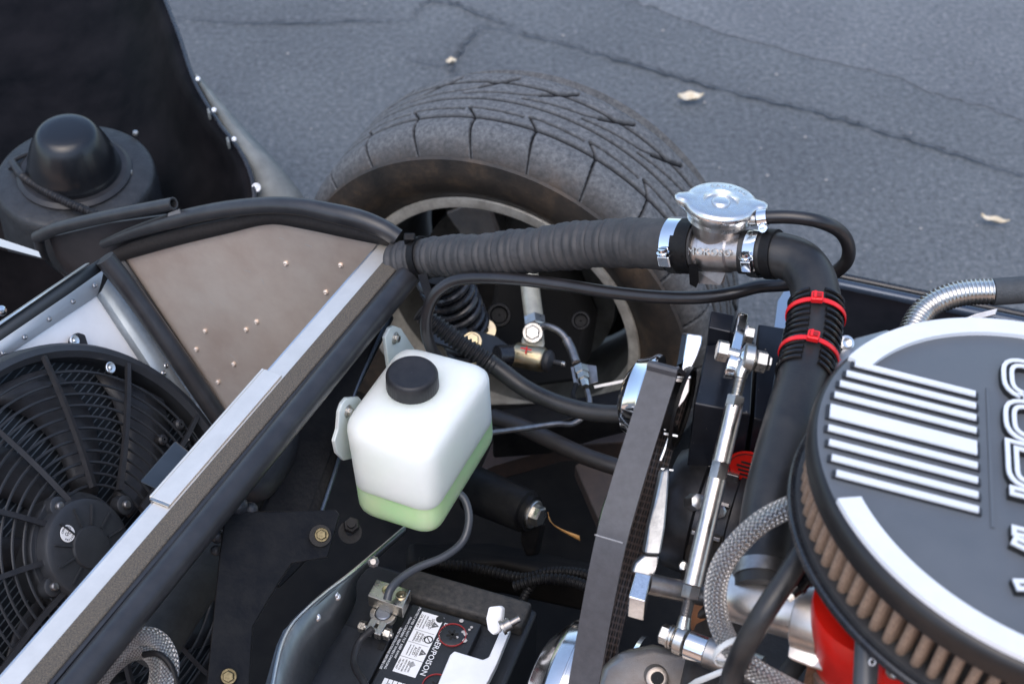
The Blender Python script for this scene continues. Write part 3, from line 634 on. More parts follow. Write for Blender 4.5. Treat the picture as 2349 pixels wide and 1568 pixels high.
# ------------------------------------------------------------------ upper hose run
upts = [P(*p) for p in ((905, 604, 1.565), (985, 590, 1.54), (1080, 587, 1.50), (1200, 577, 1.46), (1330, 562, 1.42), (1450, 557, 1.38), (1540, 562, 1.35), (1606, 566, 1.334))]
def rib(f, L):
    env = max(0, min(1, (.90 - f) / .16)) ; wv_ = abs(math.sin(math.pi * L / .0086 + .8 * math.sin(L * 40)))
    return .0212 + .0028 * f + env * (.0020 * wv_ ** .7 * (.65 + .35 * math.sin(L * 410 + 2 * math.sin(L * 77))) + .0006 * math.sin(L * 90)) - .0013 * env
hb = mat('ribbed_hose_rubber', (.026, .026, .027), .62, noise=.6, nscale=45, col2=(.048, .045, .044), bump=.35, bscale=160)
solo('ribbed_radiator_hose', 'thick ribbed dark radiator hose running from the bar end to the filler neck', 'hose', MB().tube(upts, rib, 420, 28), hb, ang=60)
hx = (upts[-1] - upts[-2]).normalized()
c1 = P(1556, 562, 1.346); toc = (CAM - c1).normalized()
dn = (P(1548, 660, 1.30) - c1)
clamp('hose_clamp', 'shiny hose clamp on the right end of the ribbed hose', c1, hx, .0246, .0132, dn * .6 + toc * .012, a_span=(1.05, .33))
wide = MB().lathe(P(1588, 565, 1.3375), hx, [(-.011, .0232), (-.011, .0252), (.0055, .0252), (.0055, .0232)], 40)
solo('black_strap', 'wide black strap round the hose between left clamp and filler neck', 'strap', wide, BLKM)
solo('strap_tail', 'flat black strap tail hanging below the filler neck', 'strap', MB().prism([P(x, y, tt) for x, y, tt in ((1580, 606, 1.312), (1602, 606, 1.312), (1603, 645, 1.325), (1597, 660, 1.33), (1582, 652, 1.328))], -toc, .003), BLKM)
nk = thing('filler_neck', 'cast metal radiator filler neck with lettering below a bright pressure cap', 'filler neck', P(1650, 590, 1.33))
n0, n1 = P(1598, 571, 1.334), P(1712, 577, 1.308); nx = (n1 - n0).normalized(); nm = P(1652, 574, 1.3215)
NECK = mat('neck_casting', (.56, .52, .49), .36, 1, noise=.4, nscale=60, col2=(.42, .38, .35), bump=.08, bscale=500)
mesh('crosspiece', MB().lathe(n0, nx, [(0, .0180), (.008, .0180), (.009, .0196), (.034, .0198), (.036, .0182), ((n1 - n0).length, .0180)], 40), NECK, nk)
cz = (Z * 1 + V((.03, .10, 0))).normalized(); CC = P(1654, 462, 1.303)
nk0 = CC - cz * .055
mesh('upright', MB().lathe(nk0, cz, [(0, .0185), (.012, .0172), (.018, .0178), (.022, .0215), (.026, .0228), (.044, .0238), (.048, .0245)], 40), NECK, nk)
mesh('side_spout', MB().tube([CC - cz * .018, P(1700, 503, 1.298), P(1735, 503, 1.292)], .0050, 10, 14), ZINC, nk)
tx = P(1651, 587, 1.30); tn = (CAM - tx).normalized(); upd = (tn - nx * tn.dot(nx)).normalized()
face = nm + upd * .0196; rot = (Matrix.Rotation(0.12, 3, nx) @ upd)
text('cast_lettering', 'MOROSO', nm + rot * .0203 + nx * -.001, nx, rot.cross(nx), .0096, NECK, nk, .0008, spacing=1.05)
cap = thing('pressure_cap', 'bright round radiator pressure cap with two ears', 'cap', CC - cz * .01)
e1 = (P(1570, 446, 1.305) - CC); e1 = (e1 - cz * e1.dot(cz)).normalized(); e2 = cz.cross(e1)
prf = [(-.016, .0285, 0), (-.012, .0292, 0), (-.010, .0300, .15), (-.006, .0318, .8), (-.003, .0326, 1), (0, .0322, 1), (.0018, .0305, .85), (.0024, .0285, .4), (.0022, .020, 0), (.0026, .0160, 0), (.0014, .0150, 0), (-.0010, .0140, 0), (-.0010, .0085, 0), (.0012, .0075, 0), (.0018, .0055, 0), (.0018, .0001, 0)]
rings = []
for h, r_, ef in prf:
    ring = []
    for j in range(96):
        q_ = 2 * math.pi * j / 96; dd = min(abs(q_ - 0), abs(q_ - 2 * math.pi)); d2_ = abs(q_ - math.pi)
        ear = math.exp(-(dd / .20) ** 4) + math.exp(-(d2_ / .20) ** 4)
        ring.append(CC + cz * (h + .001 * ear * ef) + (e1 * math.cos(q_) + e2 * math.sin(q_)) * (r_ + .0085 * ear * ef))
    rings.append(ring)
CAPM = mat('cap_plating', (.84, .82, .79), .30, 1, noise=.2, nscale=150, col2=(.68, .66, .63), bump=.03, bscale=90, rvar=.08)
mesh('cap_shell', MB().loft(rings), CAPM, cap, ang=50)
for i, ch in enumerate('CAUTION'): 
    a_ = R(125 - i * 13); d_ = (U * math.sin(a_) + REAR * math.cos(a_)); tg = (U * -math.cos(a_) + REAR * math.sin(a_))
    d_ = (d_ - cz * d_.dot(cz)).normalized(); text('stamped_letter', ch, CC + cz * .0022 + d_ * .0235, d_.cross(cz), d_, .0050, ZINC, cap, .0003)
solo('neck_tab', 'small grey metal tab below the filler neck', 'tab', MB().prism([P(x, y, tt) for x, y, tt in ((1600, 622, 1.33), (1664, 626, 1.32), (1662, 646, 1.325), (1652, 654, 1.325), (1600, 650, 1.335))], -toc, .002), STEEL)
elb = [P(*p) for p in ((1700, 577, 1.311), (1780, 584, 1.30), (1836, 604, 1.29), (1866, 652, 1.275), (1871, 725, 1.255), (1852, 830, 1.228), (1822, 935, 1.195), (1792, 1045, 1.165), (1768, 1150, 1.14), (1756, 1240, 1.123), (1749, 1300, 1.112), (1745, 1358, 1.10))]
solo('elbow_hose', 'thick black moulded hose bending from the filler neck down to the engine', 'hose', MB().tube(elb, lambda f, L: .0196 + .0016 * min(1, f * 4), 130, 30), RUB, ang=60)
clamp('hose_clamp', 'shiny hose clamp right of the filler neck', P(1737, 580, 1.305), nx, .0204, .0105, P(1733, 660, 1.25) - P(1737, 580, 1.305), a_span=(1.15, .35))
solo('black_strap', 'black strap round the hose right of the filler neck clamp', 'strap', MB().lathe(P(1772, 583, 1.3005), nx, [(-.0045, .0200), (-.0045, .0222), (.0045, .0222), (.0045, .0200)], 40), BLKM)
ovf = [(1722, 503, 1.296), (1760, 498, 1.29), (1820, 498, 1.285), (1880, 508, 1.285), (1928, 532, 1.30), (1947, 568, 1.315), (1938, 605, 1.33), (1885, 640, 1.35), (1810, 652, 1.365), (1740, 657, 1.362), (1680, 672, 1.36), (1600, 682, 1.37), (1500, 680, 1.39), (1400, 670, 1.41), (1300, 655, 1.43), (1200, 642, 1.45), (1100, 637, 1.475), (1040, 645, 1.49), (1000, 672, 1.50), (980, 715, 1.512), (978, 760, 1.525), (990, 800, 1.54), (1012, 830, 1.555)]
T('overflow_tube', 'thin black overflow tube looping from the filler neck under the ribbed hose', 'tube', ovf, .0062, mat('overflow_rubber', (.022, .020, .021), .3, noise=.4, nscale=30), n=160, seg=16)
clamp('hose_clamp', 'small clamp on the thin overflow tube beside the pressure cap', P(1750, 500, 1.291), P(1760, 498, 1.29) - P(1722, 503, 1.296), .0066, .0085, V((.1, -.7, -.9)), a_span=(1.6, .4), sc=.62)
lg = thing('split_sleeve', 'ribbed black split sleeve round the elbow hose held by red ties', 'sleeve', P(1855, 850, 1.22))
cen = spline(elb, 400)
def pipe_at(px, py):
    tgt = ray(px, py); best = min(range(len(cen)), key=lambda i: ((cen[i] - CAM).normalized() - tgt.normalized()).length)
    return cen[best], (cen[min(best + 2, len(cen) - 1)] - cen[max(best - 2, 0)]).normalized()
CLIP = mat('glossy_clip_plastic', (.008, .008, .009), .22)
for k in range(13):
    f = k / 12; c, a = pipe_at(1872 - 32 * f, 698 + 162 * f); d = (CAM - c); d = (d - a * d.dot(a)).normalized(); e = a.cross(d)
    g0, g1 = -.34 - .03 * f, .22 + .05 * f; pts = []
    for i in range(27):
        q_ = g1 + (2 * math.pi - (g1 - g0)) * i / 26; pts.append(c + (d * math.cos(q_) + e * math.sin(q_)) * .0226)
    mesh('sleeve_rib', MB().tube(pts, .0018, 26, 8, raw=True), CLIP, lg)
for i, (px, py, lab) in enumerate(((1868, 728, 'red cable tie, upper of two round the elbow hose'), (1846, 815, 'red cable tie, lower of two round the elbow hose'))):
    c, a = pipe_at(px, py); d = (CAM - c); d = (d - a * d.dot(a)).normalized(); e = a.cross(d)
    zt = thing('cable_tie', lab, 'cable tie', c, 'red cable ties')
    mesh('strap', MB().lathe(c, a, [(-.0021, .0244), (-.0021, .0255), (.0021, .0255), (.0021, .0244)], 48), RED, zt, bevel=.0003)
    hd = c + (d * math.cos(.0) + e * .0) * .0275
    h_ = mesh('head', MB().box(hd, a * .0046, e * .0050, d * .0030), RED, zt, bevel=.0012)
    mesh('head_slot', MB().box(hd + d * .0026, a * .0020, e * .0036, d * .0016), mat('dark_red', (.3, .005, .006), .5) if i == 0 else MATS['dark_red'], h_)
    mesh('head_ridge', MB().box(hd + d * .0036 + e * .0015, a * .0034, e * .0010, d * .0010), RED, h_)
    if i: mesh('tail', MB().prism([c + (d * math.cos(q_) + e * math.sin(q_)) * r_ + a * s_ for q_, r_, s_ in ((-1.5, .0256, -.0022), (-1.5, .0256, .0022), (-1.62, .040, .006), (-1.62, .040, .002))], d, .0012), RED, zt)
# tie at the left end of the ribbed hose
lc, la = P(968, 592, 1.545), (upts[1] - upts[0]).normalized()
bt = thing('black_cable_tie', 'black cable tie round the left end of the ribbed hose with a hanging tail', 'cable tie', lc)
mesh('strap', MB().lathe(lc, la, [(-.004, .0212), (-.004, .0232), (.004, .0232), (.004, .0212)], 36), BLKM, bt)
mesh('tail', MB().prism([P(x, y, tt) for x, y, tt in ((958, 630, 1.52), (978, 625, 1.52), (996, 688, 1.50), (978, 690, 1.50))], V((0, .6, -.6)), .002), BLKM, bt)
mesh('head', MB().box(P(940, 548, 1.535), V((.006, 0, 0)), V((0, .004, .002)), V((0, -.003, .006))), BLKM, bt, bevel=.002)
# ------------------------------------------------------------------ suspension and brake bits in the wheel opening
sk_ = thing('coil_spring_damper', 'black coil spring damper behind the ribbed hose', 'spring', P(1075, 770, 1.78))
s0_, s1_ = P(1012, 625, 1.74), P(1082, 790, 1.83); sa = (s1_ - s0_); e1_, e2_, sa_ = frame(sa)
mesh('coil', MB().tube([s0_ + sa * (i / 220) + (e1_ * math.cos(2 * math.pi * i / 220 * 8.5) + e2_ * math.sin(2 * math.pi * i / 220 * 8.5)) * .0285 for i in range(221)], .0050, 220, 10, raw=True), BLK, sk_)
mesh('damper_body', MB().cyl(s0_, s1_, .019), BLKM, sk_)
mesh('spring_seat', MB().lathe(s1_, sa, [(-.004, .03), (.0, .034), (.004, .034), (.006, .02), (.006, .001)], 32), GOLD, sk_)
ua = thing('upper_control_arm', 'dark plate of the upper suspension arm with yellow bolts', 'suspension arm', P(1080, 800, 1.8))
mesh('plate', MB().prism([P(x, y, tt) for x, y, tt in ((985, 732, 1.75), (1030, 740, 1.76), (1135, 768, 1.79), (1170, 792, 1.79), (1158, 832, 1.77), (1120, 838, 1.76), (1040, 800, 1.74), (985, 780, 1.73))], V((0, .4, -.9)), .006), mat('dark_grey_paint', (.03, .034, .04), .45, noise=.3, nscale=60), ua, bevel=.002)
piece('arm_bolt', 'bolt', P(1083, 783, 1.755), V((0, -.5, .85)), ua, GOLD, 1.25)
mesh('sleeve_end', MB().cyl(P(1140, 815, 1.755), P(1190, 812, 1.77), .012), BLK, ua)
piece('arm_bolt', 'washer', P(1112, 757, 1.80), V((.1, -.5, .85)), ua, GOLD, 1.3)
su_ = thing('steering_arm', 'cream plated suspension tube ending in a bolted clevis', 'suspension arm', P(1225, 745, 1.8))
mesh('tube', MB().tube([P(1212, 610, 1.86), P(1217, 665, 1.84), P(1226, 738, 1.81)], .0118, 12, 20), ARM, su_)
mesh('collar', MB().lathe(P(1226, 738, 1.81), P(1226, 738, 1.81) - P(1217, 665, 1.84), [(-.004, .0125), (-.004, .0142), (.008, .0142), (.010, .0120)], 6), ZINC, su_)
mesh('clevis', MB().prism([P(x, y, tt) for x, y, tt in ((1206, 748, 1.80), (1246, 750, 1.80), (1250, 790, 1.78), (1240, 806, 1.775), (1198, 800, 1.775), (1196, 780, 1.785))], V((0, .5, -.8)), .012), ARM, su_, bevel=.003)
piece('clevis_bolt', 'bolt', P(1222, 763, 1.782), V((-.05, -.7, .7)), su_, ZINC, 1.3)
je0, je1 = P(1180, 812, 1.77), P(1250, 826, 1.755)
jt = thing('balljoint_sleeve', 'yellow plated joint with a red mark bolted under the clevis', 'joint', je0)
mesh('sleeve', MB().lathe(je0, je1 - je0, [(0, .0125), (.003, .0150), ((je1 - je0).length - .003, .0150), ((je1 - je0).length, .013)], 28, True, True), GOLD, jt)
mesh('boot', MB().lathe(je1, je1 - je0, [(0, .012), (.004, .0135), (.008, .012), (.011, .006), (.012, .0035), (.022, .0035), (.022, .0001)], 24), RUBM, jt)
mesh('stud', MB().tube([je1 + (je1 - je0).normalized() * f for f in (.012, .026)], lambda f, L: .0032 + .0004 * math.sin(L * 4000), 24, 10), ZINC, jt)
mk = P(1207, 800, 1.7455); mkn = (CAM - mk); jr = (je1 - je0).normalized()
mesh('red_mark', MB().box(mk, jr * .007, jr.cross(mkn).normalized() * .0008, mkn.normalized() * .0006), RED, jt)
mesh('red_mark', MB().box(mk + V((0, 0, -.002)), jr * .0009, jr.cross(mkn).normalized() * .0042, mkn.normalized() * .0007), RED, jt)
def ringnut(x, y, tt, r_, label):
    o = P(x, y, tt); d = (CAM - o).normalized()
    solo('dark_nut', label, 'nut', MB().lathe(o, d, [(-.02, r_), (0, r_), (.002, r_ * .92), (.002, r_ * .72), (-.006, r_ * .6), (-.006, r_ * .1)], 26), BLKM)
ringnut(1145, 722, 1.83, .0155, 'round dark open ended bush left of the cream tube')
ringnut(1332, 735, 1.82, .012, 'round dark fitting right of the cream tube')
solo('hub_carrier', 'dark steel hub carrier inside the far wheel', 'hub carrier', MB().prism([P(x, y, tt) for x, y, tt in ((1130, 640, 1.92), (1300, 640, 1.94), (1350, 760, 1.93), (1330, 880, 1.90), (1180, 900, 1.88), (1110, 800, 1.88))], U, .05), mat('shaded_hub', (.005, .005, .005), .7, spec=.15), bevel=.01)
T('brake_hose', 'thin ribbed grey brake hose curving from the clevis to the bracket', 'brake hose', ((1235, 750, 1.79), (1258, 748, 1.78), (1288, 764, 1.77), (1308, 795, 1.76), (1322, 832, 1.745)), lambda f, L: .0042 + (.0022 if f > .55 else 0) * (1 - f * .4), STEEL, n=60, seg=12)
hbk = thing('brake_hose_bracket', 'dirty metal bracket holding the brake hose fitting', 'bracket', P(1340, 880, 1.73))
mesh('tab', MB().prism([P(x, y, tt) for x, y, tt in ((1308, 842, 1.745), (1330, 832, 1.745), (1368, 838, 1.735), (1372, 876, 1.72), (1345, 884, 1.72), (1316, 880, 1.73))], V((.1, .6, -.7)), .003), STEEL, hbk, bevel=.001)
mesh('fitting', MB().lathe(P(1332, 845, 1.735), P(1347, 900, 1.70) - P(1332, 845, 1.735), [(0, .009), (.012, .009), (.012, .0075), (.022, .0075), (.022, .0055), (.034, .0045)], 6), ZINC, hbk)
T('brake_line', 'thin grey metal brake line from the bracket to behind the tank', 'brake line', ((1347, 895, 1.705), (1352, 925, 1.69), (1338, 955, 1.68), (1312, 972, 1.675), (1280, 972, 1.67), (1220, 980, 1.66), (1130, 992, 1.63), (1080, 1000, 1.62)), .0033, STEEL, n=60, seg=10)
LOOM = lambda p: (lambda f, L: .0092 + .0012 * math.sin(L * 2 * math.pi / p))
T('wiring_loom', 'ribbed black wiring loom right of the tank corner', 'loom', ((960, 715, 1.585), (1005, 748, 1.59), (1050, 782, 1.59), (1095, 812, 1.59), (1135, 840, 1.59)), LOOM(.0052), PLA, n=240, seg=16)
T('smooth_hose', 'smooth dark hose sweeping from the loom to the chrome pulley', 'hose', ((1120, 828, 1.59), (1150, 850, 1.59), (1205, 890, 1.585), (1280, 925, 1.57), (1360, 945, 1.555), (1440, 950, 1.54), (1520, 955, 1.53)), .0096, RUB, n=60)
T('lower_hose', 'printed dark lower hose behind the belt', 'hose', ((1130, 955, 1.72), (1200, 980, 1.70), (1270, 1012, 1.68), (1340, 1045, 1.66), (1400, 1066, 1.645), (1470, 1090, 1.63)), .0098, mat('brown_black_hose', (.03, .025, .023), .45, noise=.4, nscale=40), n=50)
for k in range(16):
    f = k / 15; o = P(1212 + 190 * f, 976 + 74 * f + 8 * math.sin(3 * f), 1.6835 - .045 * f)
solo('thin_cable', 'thin black cable hanging beside the brake bracket', 'cable', MB().tube([P(*p) for p in ((1322, 880, 1.70), (1314, 905, 1.69), (1326, 935, 1.66), (1322, 950, 1.65))], .003, 20, 8), BLKM)
# ------------------------------------------------------------------ chassis
solo('chassis_rail', 'black square chassis rail behind the smooth hose', 'chassis rail', MB().prism([P(x, y, tt) for x, y, tt in ((1130, 985, 1.76), (1130, 940, 1.77), (1360, 905, 1.78), (1520, 868, 1.78), (1520, 905, 1.76), (1380, 940, 1.76), (1260, 975, 1.75))], Z * -1, .05), BLKM, bevel=.003)
solo('rail_edge', 'thin pale metal edge left of the chrome pulley', 'metal strip', MB().prism([P(x, y, tt) for x, y, tt in ((1362, 884, 1.775), (1470, 862, 1.775), (1470, 869, 1.775), (1364, 890, 1.775))], V((0, .5, -.8)), .002), ALUB)
solo('wishbone_link', 'brown black lower suspension arm under the hoses', 'suspension arm', MB().prism([P(x, y, tt) for x, y, tt in ((1100, 1080, 1.84), (1130, 1010, 1.86), (1260, 965, 1.88), (1470, 965, 1.88), (1470, 1010, 1.86), (1290, 1022, 1.85), (1130, 1066, 1.83))], Z * -1, .03), mat('rusty_black_paint', (.034, .024, .021), .55, noise=.6, nscale=40, col2=(.06, .038, .03), bump=.2), bevel=.003)
solo('wishbone_link', 'second brown black arm edge below the printed hose', 'suspension arm', MB().prism([P(x, y, tt) for x, y, tt in ((1318, 1066, 1.80), (1345, 1050, 1.80), (1440, 1085, 1.78), (1440, 1170, 1.76), (1380, 1210, 1.76))], Z * -1, .02), MATS['rusty_black_paint'], bevel=.002)
pv0, pv1 = P(1085, 1120, 1.66), P(1222, 1178, 1.62)
pv = thing('lower_pivot', 'dark lower pivot tube with a bright bolt head right of the tank', 'pivot', pv0)
mesh('pivot_tube', MB().lathe(pv0, pv1 - pv0, [(0, .026), ((pv1 - pv0).length * .9, .024), ((pv1 - pv0).length * .92, .020), ((pv1 - pv0).length, .020)], 28, True, True), BLKM, pv)
piece('pivot_bolt', 'bolt', pv1, pv1 - pv0, pv, ZINC, 1.7); 
mesh('pivot_bracket', MB().prism([P(x, y, tt) for x, y, tt in ((1196, 1180, 1.64), (1240, 1200, 1.63), (1226, 1270, 1.66), (1205, 1276, 1.66), (1192, 1240, 1.66))], V((.3, .5, -.6)), .02), BLKM, pv, bevel=.003)
dl = MB(); c_ = spline([P(*p) for p in ((1258, 1186, 1.70), (1266, 1205, 1.70), (1290, 1222, 1.70), (1330, 1240, 1.70))], 12)
dl.grid([[p + V((0, 0, .006)) - V((.004 * math.sin(math.pi * (i + .5) / 13), -.003, 0)), p + V((.004 * math.sin(math.pi * (i + .5) / 13), 0, 0))] for i, p in enumerate(c_)])
solo('fallen_leaf', 'thin orange brown leaf lying on the black tray inside the engine bay', 'leaf', dl, mat('orange_leaf', (.5, .26, .08), .6), thick=.0006)
shade_sheet = MB().prism([PZ(x, y, .13) for x, y in ((560, 1000), (930, 760), (1020, 930), (1420, 920), (1600, 860), (1900, 900), (3000, 1100), (3000, 2600), (-400, 2600), (200, 1500))], -Z, .02)  # added black sheet standing in for the darkness under the engine bay
solo('engine_bay_tray', 'black floor tray of the engine bay in deep shade', 'tray', shade_sheet, mat('tray_black', (.006, .006, .0065), .6, spec=.15, noise=.6, nscale=20, col2=(.014, .013, .012)))
solo('cross_member', 'dark chassis cross member below the pivot', 'cross member', MB().prism([P(x, y, tt) for x, y, tt in ((930, 1235, 1.70), (1130, 1240, 1.74), (1400, 1290, 1.70), (1400, 1345, 1.66), (1150, 1290, 1.68), (930, 1290, 1.65))], Z * -1, .06), MATS['tray_black'], bevel=.012)
solo('frame_gusset', 'tall black frame plate with a bright worn edge left of the tank', 'frame plate', MB().prism([P(x, y, tt) for x, y, tt in ((884, 700, 1.585), (906, 728, 1.59), (812, 915, 1.55), (776, 1052, 1.52), (700, 1290, 1.46), (640, 1350, 1.44), (600, 1180, 1.47), (690, 940, 1.535), (800, 800, 1.565))], V((-.35, .55, -.6)), .012), BLKM, bevel=.0025)
solo('frame_edge_rod', 'thin bright edged black strip along the frame plate', 'strip', MB().tube([P(*p) for p in ((892, 728, 1.583), (812, 905, 1.543), (778, 1050, 1.512), (700, 1280, 1.452))], .0022, 30, 8), mat('worn_blue_black', (.09, .11, .14), .25, .6))  # blue-black strip puts the frame edge highlight into colour
OLDG = mat('tarnished_gold_zinc', (.16, .135, .08), .45, 1, noise=.6, nscale=150)
gb_ = thing('black_bracket', 'flat black steel bracket with a long leg and gold bolts below the bar', 'bracket', P(500, 1568, 1.30))
mesh('plate', MB().prism([P(x, y, tt) for x, y, tt in ((517, 1171, 1.345), (640, 1172, 1.36), (770, 1168, 1.375), (779, 1180, 1.375), (752, 1277, 1.345), (670, 1291, 1.335), (640, 1335, 1.32), (580, 1436, 1.29), (570, 1600, 1.25), (470, 1600, 1.24), (488, 1420, 1.275), (503, 1270, 1.315))], V((-.1, .6, -.8)), .007), BLKM, gb_, bevel=.0015)
piece('bracket_bolt', 'washer', P(735, 1228, 1.352), V((.05, -.62, .78)), gb_, BLKM, .95); piece('bracket_bolt', 'bolt', P(738, 1226, 1.350), V((.05, -.62, .78)), gb_, OLDG, .68)
piece('bracket_bolt', 'bolt', P(525, 1550, 1.252), V((.05, -.62, .78)), gb_, OLDG, .72)
ws = MB()
for x, y, tt, r_ in ((520, 1150, 1.34, .012), (545, 1160, 1.345, .014), (575, 1168, 1.35, .010), (505, 1195, 1.335, .011), (498, 1230, 1.33, .009), (495, 1262, 1.325, .007), (515, 1175, 1.342, .010)): ws.sphere(P(x, y, tt + .008), r_ * .7, Z, 12, 7)
mesh('weld_bead', ws, mat('weld', (.02, .022, .026), .5, bump=.8, bscale=160), gb_)
T('lower_radiator_hose', 'fat matt lower hose between silver bar and black bracket', 'hose', ((660, 1000, 1.62), (610, 1090, 1.57), (540, 1200, 1.50), (470, 1310, 1.42), (410, 1390, 1.38), (340, 1500, 1.34)), .0235, mat('dusty_rubber', (.035, .035, .032), .8, noise=.5, nscale=50, bump=.3), n=50)
solo('dark_fitting', 'dark elbow fitting beside the tube below the silver bar', 'fitting', MB().tube([P(*p) for p in ((555, 1105, 1.45), (590, 1120, 1.46), (640, 1060, 1.50), (665, 1000, 1.53))], .014, 24, 16), RUBM)
rb_ = thing('rusty_stud', 'rusty stud with a wide washer below the tank corner', 'bolt', P(808, 1215, 1.46))
piece('washer', 'washer', P(803, 1220, 1.455), V((.1, -.5, .85)), rb_, BLKM, 1.1); piece('nut', 'nut', P(806, 1205, 1.452), V((.1, -.5, .85)), rb_, BLKM, 1.1)
T('feed_tube', 'thin grey tube looping from under the tank to the battery terminal', 'tube', ((1040, 1120, 1.52), (1066, 1145, 1.52), (1076, 1190, 1.515), (1062, 1240, 1.51), (1020, 1275, 1.50), (960, 1300, 1.49), (920, 1325, 1.48), (895, 1352, 1.47), (888, 1375, 1.468)), .0042, mat('grey_tube', (.05, .055, .065), .35), n=60, seg=12)
br_t = mat('stainless_braid', (.6, .58, .55), .32, 1); t = br_t.node_tree; n = t.nodes; l = t.links; b = n['Principled BSDF']
uvn = n.new('ShaderNodeUVMap'); sx = n.new('ShaderNodeSeparateXYZ'); l.new(uvn.outputs[0], sx.inputs[0])
def mth(op, a, b_=None):
    q = n.new('ShaderNodeMath'); q.operation = op
    for k, s_ in enumerate((a, b_)):
        if s_ is None: continue
        if isinstance(s_, (int, float)): q.inputs[k].default_value = s_
        else: l.new(s_, q.inputs[k])
    return q.outputs[0]
uu = mth('MULTIPLY', sx.outputs[0], 14.0); vv = mth('MULTIPLY', sx.outputs[1], 265.0)
A = mth('SINE', mth('MULTIPLY', mth('ADD', uu, vv), math.pi)); B_ = mth('SINE', mth('MULTIPLY', mth('SUBTRACT', uu, vv), math.pi))
A2 = mth('SINE', mth('MULTIPLY', mth('ADD', uu, vv), math.pi * 4)); B2 = mth('SINE', mth('MULTIPLY', mth('SUBTRACT', uu, vv), math.pi * 4))
chk = mth('GREATER_THAN', mth('MULTIPLY', A, B_), 0.0)
hgt = mth('ADD', mth('MULTIPLY', chk, mth('ADD', mth('ABSOLUTE', A2), .3)), mth('MULTIPLY', mth('SUBTRACT', 1.0, chk), mth('ADD', mth('ABSOLUTE', B2), .3)))
edge = mth('MULTIPLY', mth('ABSOLUTE', A), mth('ABSOLUTE', B_))
h2 = mth('ADD', mth('MULTIPLY', hgt, .4), mth('POWER', edge, .4))
bp = n.new('ShaderNodeBump'); bp.inputs['Strength'].default_value = 1; bp.inputs['Distance'].default_value = .0016; l.new(h2, bp.inputs['Height']); l.new(bp.outputs[0], b.inputs['Normal'])
q = ramp(mth('POWER', edge, .5), [(0, (.05, .045, .04)), (.28, (.36, .34, .32)), (.8, (.80, .77, .73))]); l.new(q.outputs[0], b.inputs['Base Color'])
def braid(name, label, pts, r_, m_n=120): return solo(name, label, 'hose', MB().tube([P(*p) for p in pts], r_, m_n, 24, uv=True), br_t, ang=80)
braid('braided_hose', 'steel braided hose coil below the silver bar, upper loop', ((200, 1600, 1.20), (255, 1510, 1.22), (310, 1462, 1.235), (355, 1462, 1.235), (385, 1500, 1.225), (388, 1545, 1.215), (370, 1620, 1.20)), .0078)
braid('braided_hose', 'steel braided hose coil below the silver bar, lower loop', ((180, 1640, 1.225), (240, 1545, 1.25), (290, 1500, 1.26), (335, 1492, 1.26), (362, 1520, 1.25), (362, 1560, 1.24), (340, 1640, 1.22)), .0078)
T('coil_tie', 'thin black cable tied over the braided hose coil', 'cable', ((330, 1500, 1.225), (360, 1498, 1.217), (388, 1520, 1.212), (402, 1555, 1.21), (410, 1600, 1.205)), .0028, BLKM, n=24, seg=10)
# ------------------------------------------------------------------ air cleaner
LN = (V((.1381, .0402, 1))).normalized(); LC = P(2458.7, 1104.7, 1.0034)
def A(x, y, off=0.): return PP(x, y, LC + LN * off, LN)
ea = (A(2240, 1027) - A(1905, 941.7)).normalized(); eb = LN.cross(ea).normalized()
def LL(a, b_, h=0.): return LC + ea * a + eb * b_ + LN * h
def ab(p): d = p - LC; return d.dot(ea), d.dot(eb)
ac = thing('air_cleaner', 'big round black air cleaner with white stripes and raised name on its lid', 'air cleaner', LC - LN * .09)
lid = mesh('lid', MB().lathe(LC, LN, [(-.0035, .1740), (-.003, .172), (-.003, .0001)], 160), LIDP, ac, ang=40)
mesh('lid_skirt', MB().lathe(LC, LN, [(-.023, .1755), (-.022, .1775), (-.014, .1785), (-.009, .1780), (-.0055, .1762), (-.0035, .1742), (-.0034, .170)], 160), mat('lid_skirt_black', (.012, .0105, .010), .4, noise=.4, nscale=60), lid, ang=50)
def arcband(a0, a1, r0, r1, h0, h1, N=90):
    rings = []
    for i in range(N + 1):
        q_ = a0 + (a1 - a0) * i / N; d = ea * math.cos(q_) + eb * math.sin(q_)
        rings.append([LC + d * r0 + LN * h0, LC + d * r1 + LN * h0, LC + d * r1 + LN * h1, LC + d * r0 + LN * h1])
    return MB().loft(rings, True, True, True)
ga0 = math.atan2(*reversed(ab(A(1960, 808)))); ga1 = math.atan2(*reversed(ab(A(1912, 1124)))) % (2 * math.pi)
half = (ga1 - ga0) / 2; mid = (ga1 + ga0) / 2
mesh('raised_ring', arcband(math.pi - half, half if False else 0 + half, .1575, .1742, -.0035, .0006), MACH, lid)
mesh('raised_ring', arcband(-math.pi + half, -half, .1575, .1742, -.0035, .0006), MACH, lid)
RE = sum(ab(A(x, y))[0] for x, y in ((2240.6, 904), (2240.6, 1027), (2241, 1167))) / 3
lefts = ((1957, 836), (1938, 859), (1923.6, 882), (1914, 907), (1905, 942), (1902, 987), (1903.5, 1017), (1908.6, 1051), (1917, 1088)); rights = (904, 931, 958, 987, 1027, 1067, 1100.4, 1134, 1167.5)
bs = [ab(A(2240.6, y))[1] for y in rights]; bm = bs[4]; pit_ = abs(bs[0] - bs[3]) / 3
